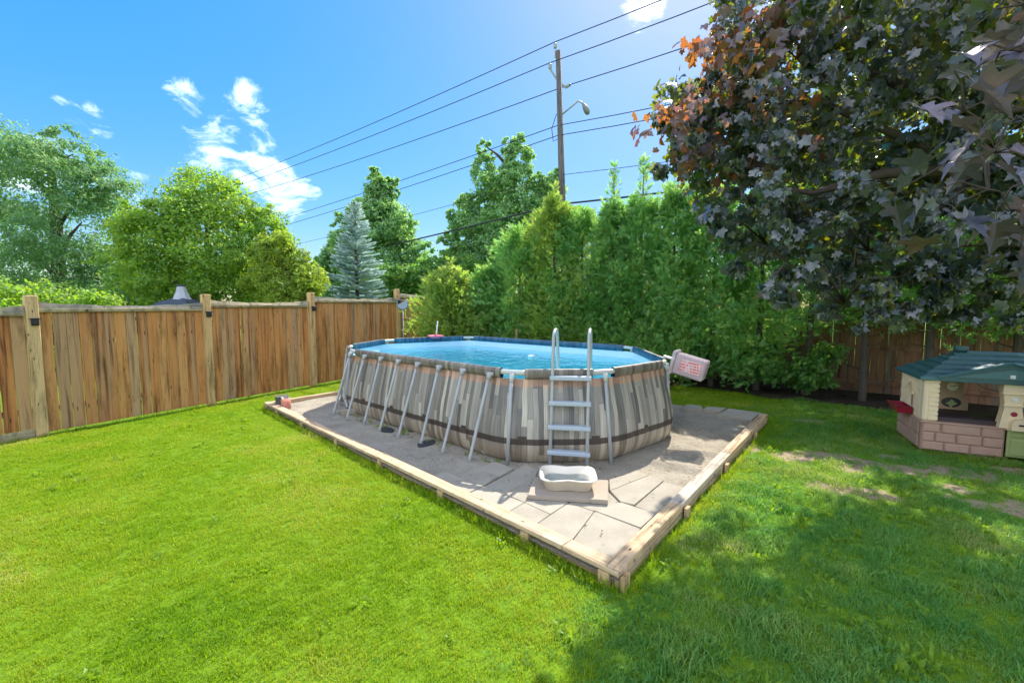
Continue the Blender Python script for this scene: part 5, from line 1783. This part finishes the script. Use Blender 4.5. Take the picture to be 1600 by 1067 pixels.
def scatter(name, pts, scales, meshes, seed, label):
    """one object: points carrying instanced tufts"""
    coll = bpy.data.collections.new(name + '_tufts')
    for k, me in enumerate(meshes):
        coll.objects.link(bpy.data.objects.new('tuft', me))
    me = bpy.data.meshes.new(name)
    me.vertices.add(len(pts))
    me.vertices.foreach_set('co', pts.astype(np.float32).ravel())
    a = me.attributes.new('sc', 'FLOAT', 'POINT')
    a.data.foreach_set('value', scales.astype(np.float32))
    ob = link(name, me)
    ng = bpy.data.node_groups.new(name, 'GeometryNodeTree')
    ng.interface.new_socket('Geometry', in_out='INPUT', socket_type='NodeSocketGeometry')
    ng.interface.new_socket('Geometry', in_out='OUTPUT', socket_type='NodeSocketGeometry')
    gi, go = ng.nodes.new('NodeGroupInput'), ng.nodes.new('NodeGroupOutput')
    ci = ng.nodes.new('GeometryNodeCollectionInfo')
    ci.inputs['Collection'].default_value = coll
    ci.inputs['Separate Children'].default_value = True
    ci.inputs['Reset Children'].default_value = True
    ip = ng.nodes.new('GeometryNodeInstanceOnPoints')
    ip.inputs['Pick Instance'].default_value = True
    rv = ng.nodes.new('FunctionNodeRandomValue')
    rv.data_type = 'FLOAT_VECTOR'
    rv.inputs[0].default_value = (-.12, -.12, 0)
    rv.inputs[1].default_value = (.12, .12, 6.283)
    rv.inputs['Seed'].default_value = seed
    ri = ng.nodes.new('FunctionNodeRandomValue')
    ri.data_type = 'INT'
    ri.inputs[4].default_value = 0
    ri.inputs[5].default_value = len(meshes) - 1
    ri.inputs['Seed'].default_value = seed + 1
    na = ng.nodes.new('GeometryNodeInputNamedAttribute')
    na.data_type = 'FLOAT'
    na.inputs[0].default_value = 'sc'
    L = ng.links.new
    L(gi.outputs[0], ip.inputs['Points'])
    L(ci.outputs[0], ip.inputs['Instance'])
    L(ri.outputs[2], ip.inputs['Instance Index'])
    L(rv.outputs[0], ip.inputs['Rotation'])
    L(na.outputs[0], ip.inputs['Scale'])
    L(ip.outputs[0], go.inputs[0])
    md = ob.modifiers.new('tufts', 'NODES')
    md.node_group = ng
    tag(ob, label, kind='stuff')
    return ob


rng = np.random.default_rng(9)
LAWN_POLY = [(-9.45, 2.3), (-8.35, 4.5), (-6.0, 8.75), (-3.42, 13.4), (-1.5, 16.8), (1.2, 13.6), (4.05, 11.05), (5.7, 9.75), (7.2, 8.35), (12.5, 3.4), (13, .6), (-9, .6)]
PADP = [tuple(PAD_N - (dA + dB) * .01), tuple(PAD_R + dB * .0), tuple(PAD_F), tuple(PAD_L)]
HOUSE = []
hm = Matrix.Translation((5.73, 5.97, 0)) @ Matrix.Rotation(-.48, 4, 'Z')
for x, y in ((-.02, -.02), (W_ + .02, -.02), (W_ + .02, D_ + .05), (-.02, D_ + .05)):
    q = hm @ Vector((x, y, 0))
    HOUSE.append((q.x, q.y))


def lawn_points(dens_fn, n_try):
    # sample in polar-ish strips so that the near lawn is denser
    P = np.column_stack([rng.uniform(-10, 13, n_try), rng.uniform(.8, 16.8, n_try)])
    ok = in_poly(P, LAWN_POLY) & ~in_poly(P, PADP) & ~in_poly(P, HOUSE)
    ok &= np.abs(P[:, 0]) < P[:, 1] * 1.32 + 1.6
    P = P[ok]
    keep = rng.random(len(P)) < dens_fn(P)
    return P[keep]


area = 23 * 16.0
DMAX = 760
def dens(P):
    y = P[:, 1]
    d_ = np.interp(y, [1, 3.5, 6, 9, 13, 17], [1.0, .95, .62, .40, .30, .22])
    b = bare_field(P)
    return d_ * np.clip(1.1 - 1.05 * b * (.45 + .8 * np.abs(np.sin(P[:, 0] * 13 + 3 * np.sin(P[:, 1] * 9)))), .05, 1)


P = lawn_points(dens, int(area * DMAX))
right = P[:, 0] > (.95 + (P[:, 1] - 2.9) * .82)            # the shaded side grows longer
sc_ = rng.uniform(.7, 1.15, len(P)) * np.where(right, 1.25, .95)
nz = np.sin(P[:, 0] * 2.3 + np.sin(P[:, 1] * 1.9)) * np.sin(P[:, 1] * 2.7 + 1)
sc_ *= 1 + .15 * nz
zl = .012 * np.sin(P[:, 0] * 1.7 + .5) * np.sin(P[:, 1] * 1.3) - .012
tufts = [tuft(500 + k, 18, .045, .018, .046, .0021, M['grass']) for k in range(8)]
coarse = [tuft(530 + k, 15, .05, .02, .062, .0026, M['shade_tinted_grass']) for k in range(8)]
P3 = np.column_stack([P, zl])
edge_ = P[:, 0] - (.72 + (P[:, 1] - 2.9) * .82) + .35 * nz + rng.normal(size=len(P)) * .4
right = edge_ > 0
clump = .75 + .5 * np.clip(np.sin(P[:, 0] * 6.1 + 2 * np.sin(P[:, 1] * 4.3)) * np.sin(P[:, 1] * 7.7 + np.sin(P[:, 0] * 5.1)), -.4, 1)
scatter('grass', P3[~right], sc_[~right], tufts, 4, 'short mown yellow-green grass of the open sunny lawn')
scatter('grass', P3[right], (sc_ * clump)[right], coarse, 5, 'coarser grass under the maple, its shade tinted into deep green blades')
# taller grass along the edging and the fence foot
E_ = []
for s in np.arange(0, LA, .018):
    E_.append(PAD_N + dA * s - inA * rng.uniform(.012, .09))
for s in np.arange(0, LB, .035):
    E_.append(PAD_N + dB * s - inB * rng.uniform(.055, .10))
for s in np.arange(0, LB, .02):
    E_.append(PAD_L + dB * s + inB * rng.uniform(.02, .1))
for i in range(1, len(PF) - 1):
    for s in np.arange(0, (PF[i + 1] - PF[i]).length, .03):
        d_ = (PF[i + 1] - PF[i]).normalized()
        E_.append(PF[i] + d_ * s + Vector((d_.y, -d_.x)) * rng.uniform(.03, .12))
E_ = np.array([(e.x, e.y, -.012) for e in E_])
long_t = [tuft(560 + k, 9, .03, .05, .11, .0024, M['grass']) for k in range(5)]
scatter('edge_grass', E_, rng.uniform(.55, 1.15, len(E_)), long_t, 6, 'longer untrimmed grass along the timber edging and fence foot')
# weeds: clover and broad leaves, thick in the shaded lawn, sparse round the pool foot
Wd = lawn_points(lambda Q: np.where(Q[:, 0] > (1.0 + (Q[:, 1] - 2.9) * .82), .9, .12) * np.clip(1 - bare_field(Q), .15, 1), int(area * 26))
ext = []
for k in range(46):
    t = rng.random()
    q = NODES[0] + (NODES[1] - NODES[0]) * t + nb * rng.uniform(.12, .34)
    ext.append((q.x, q.y, Z0 + .005))
Wp = np.vstack([np.column_stack([Wd, np.full(len(Wd), -.01)]), np.array(ext)])
weed_t = [tuft(600 + k, 12, .05, .02, .07, .008, M['weed'], True) for k in range(5)]
scatter('weeds', Wp, np.concatenate([rng.uniform(.6, 1.3, len(Wd)), rng.uniform(.4, .8, len(ext))]), weed_t, 8, 'small broad-leaved weeds scattered in the lawn and pad')
# leaf litter and twigs on the pad and bed
n_ = 900
u_, v_ = rng.random(n_), rng.random(n_)
Q = np.array([tuple(PAD_N + (PAD_L - PAD_N) * (a_ * .95 + .02) + (PAD_R - PAD_N) * (b_ * .95 + .02)) for a_, b_ in zip(u_ ** 1.3, v_)])
zq = np.full(n_, .075)
nb_ = 700
tB = rng.random(nb_)
QB = np.array([(1.0 + 12.2 * t_ + rng.uniform(-.2, 1.6) * .69, 13.7 - 11 * t_ + rng.uniform(.1, 1.6) * .72) for t_ in tB])
ok = ~in_poly(Q, [tuple(p) for p in NODES])
Q = np.vstack([Q[ok], QB])
zq = np.concatenate([zq[ok] + .016 * (rng.random(ok.sum()) < .4), np.full(nb_, .07)])
k_ = len(Q)
lit = np_mesh_t('leaf_litter', [(0, 0, 0), (.22, .45, .12), (0, 1, .05), (-.22, .45, .1)], LEAF_F, np.column_stack([Q, zq]),
                np.column_stack([unit(rng, k_)[:, :2] + 1e-3, np.zeros(k_)]), np.array([0, 0, 1]) + rng.normal(size=(k_, 3)) * .25, rng.uniform(.012, .045, k_),
                simple('dry_litter', (.12, .075, .045), .9, 0, .6, 9))
tag(link('leaf_litter', lit), 'dry brown leaf bits and twigs lying on the pad and bed', kind='stuff')
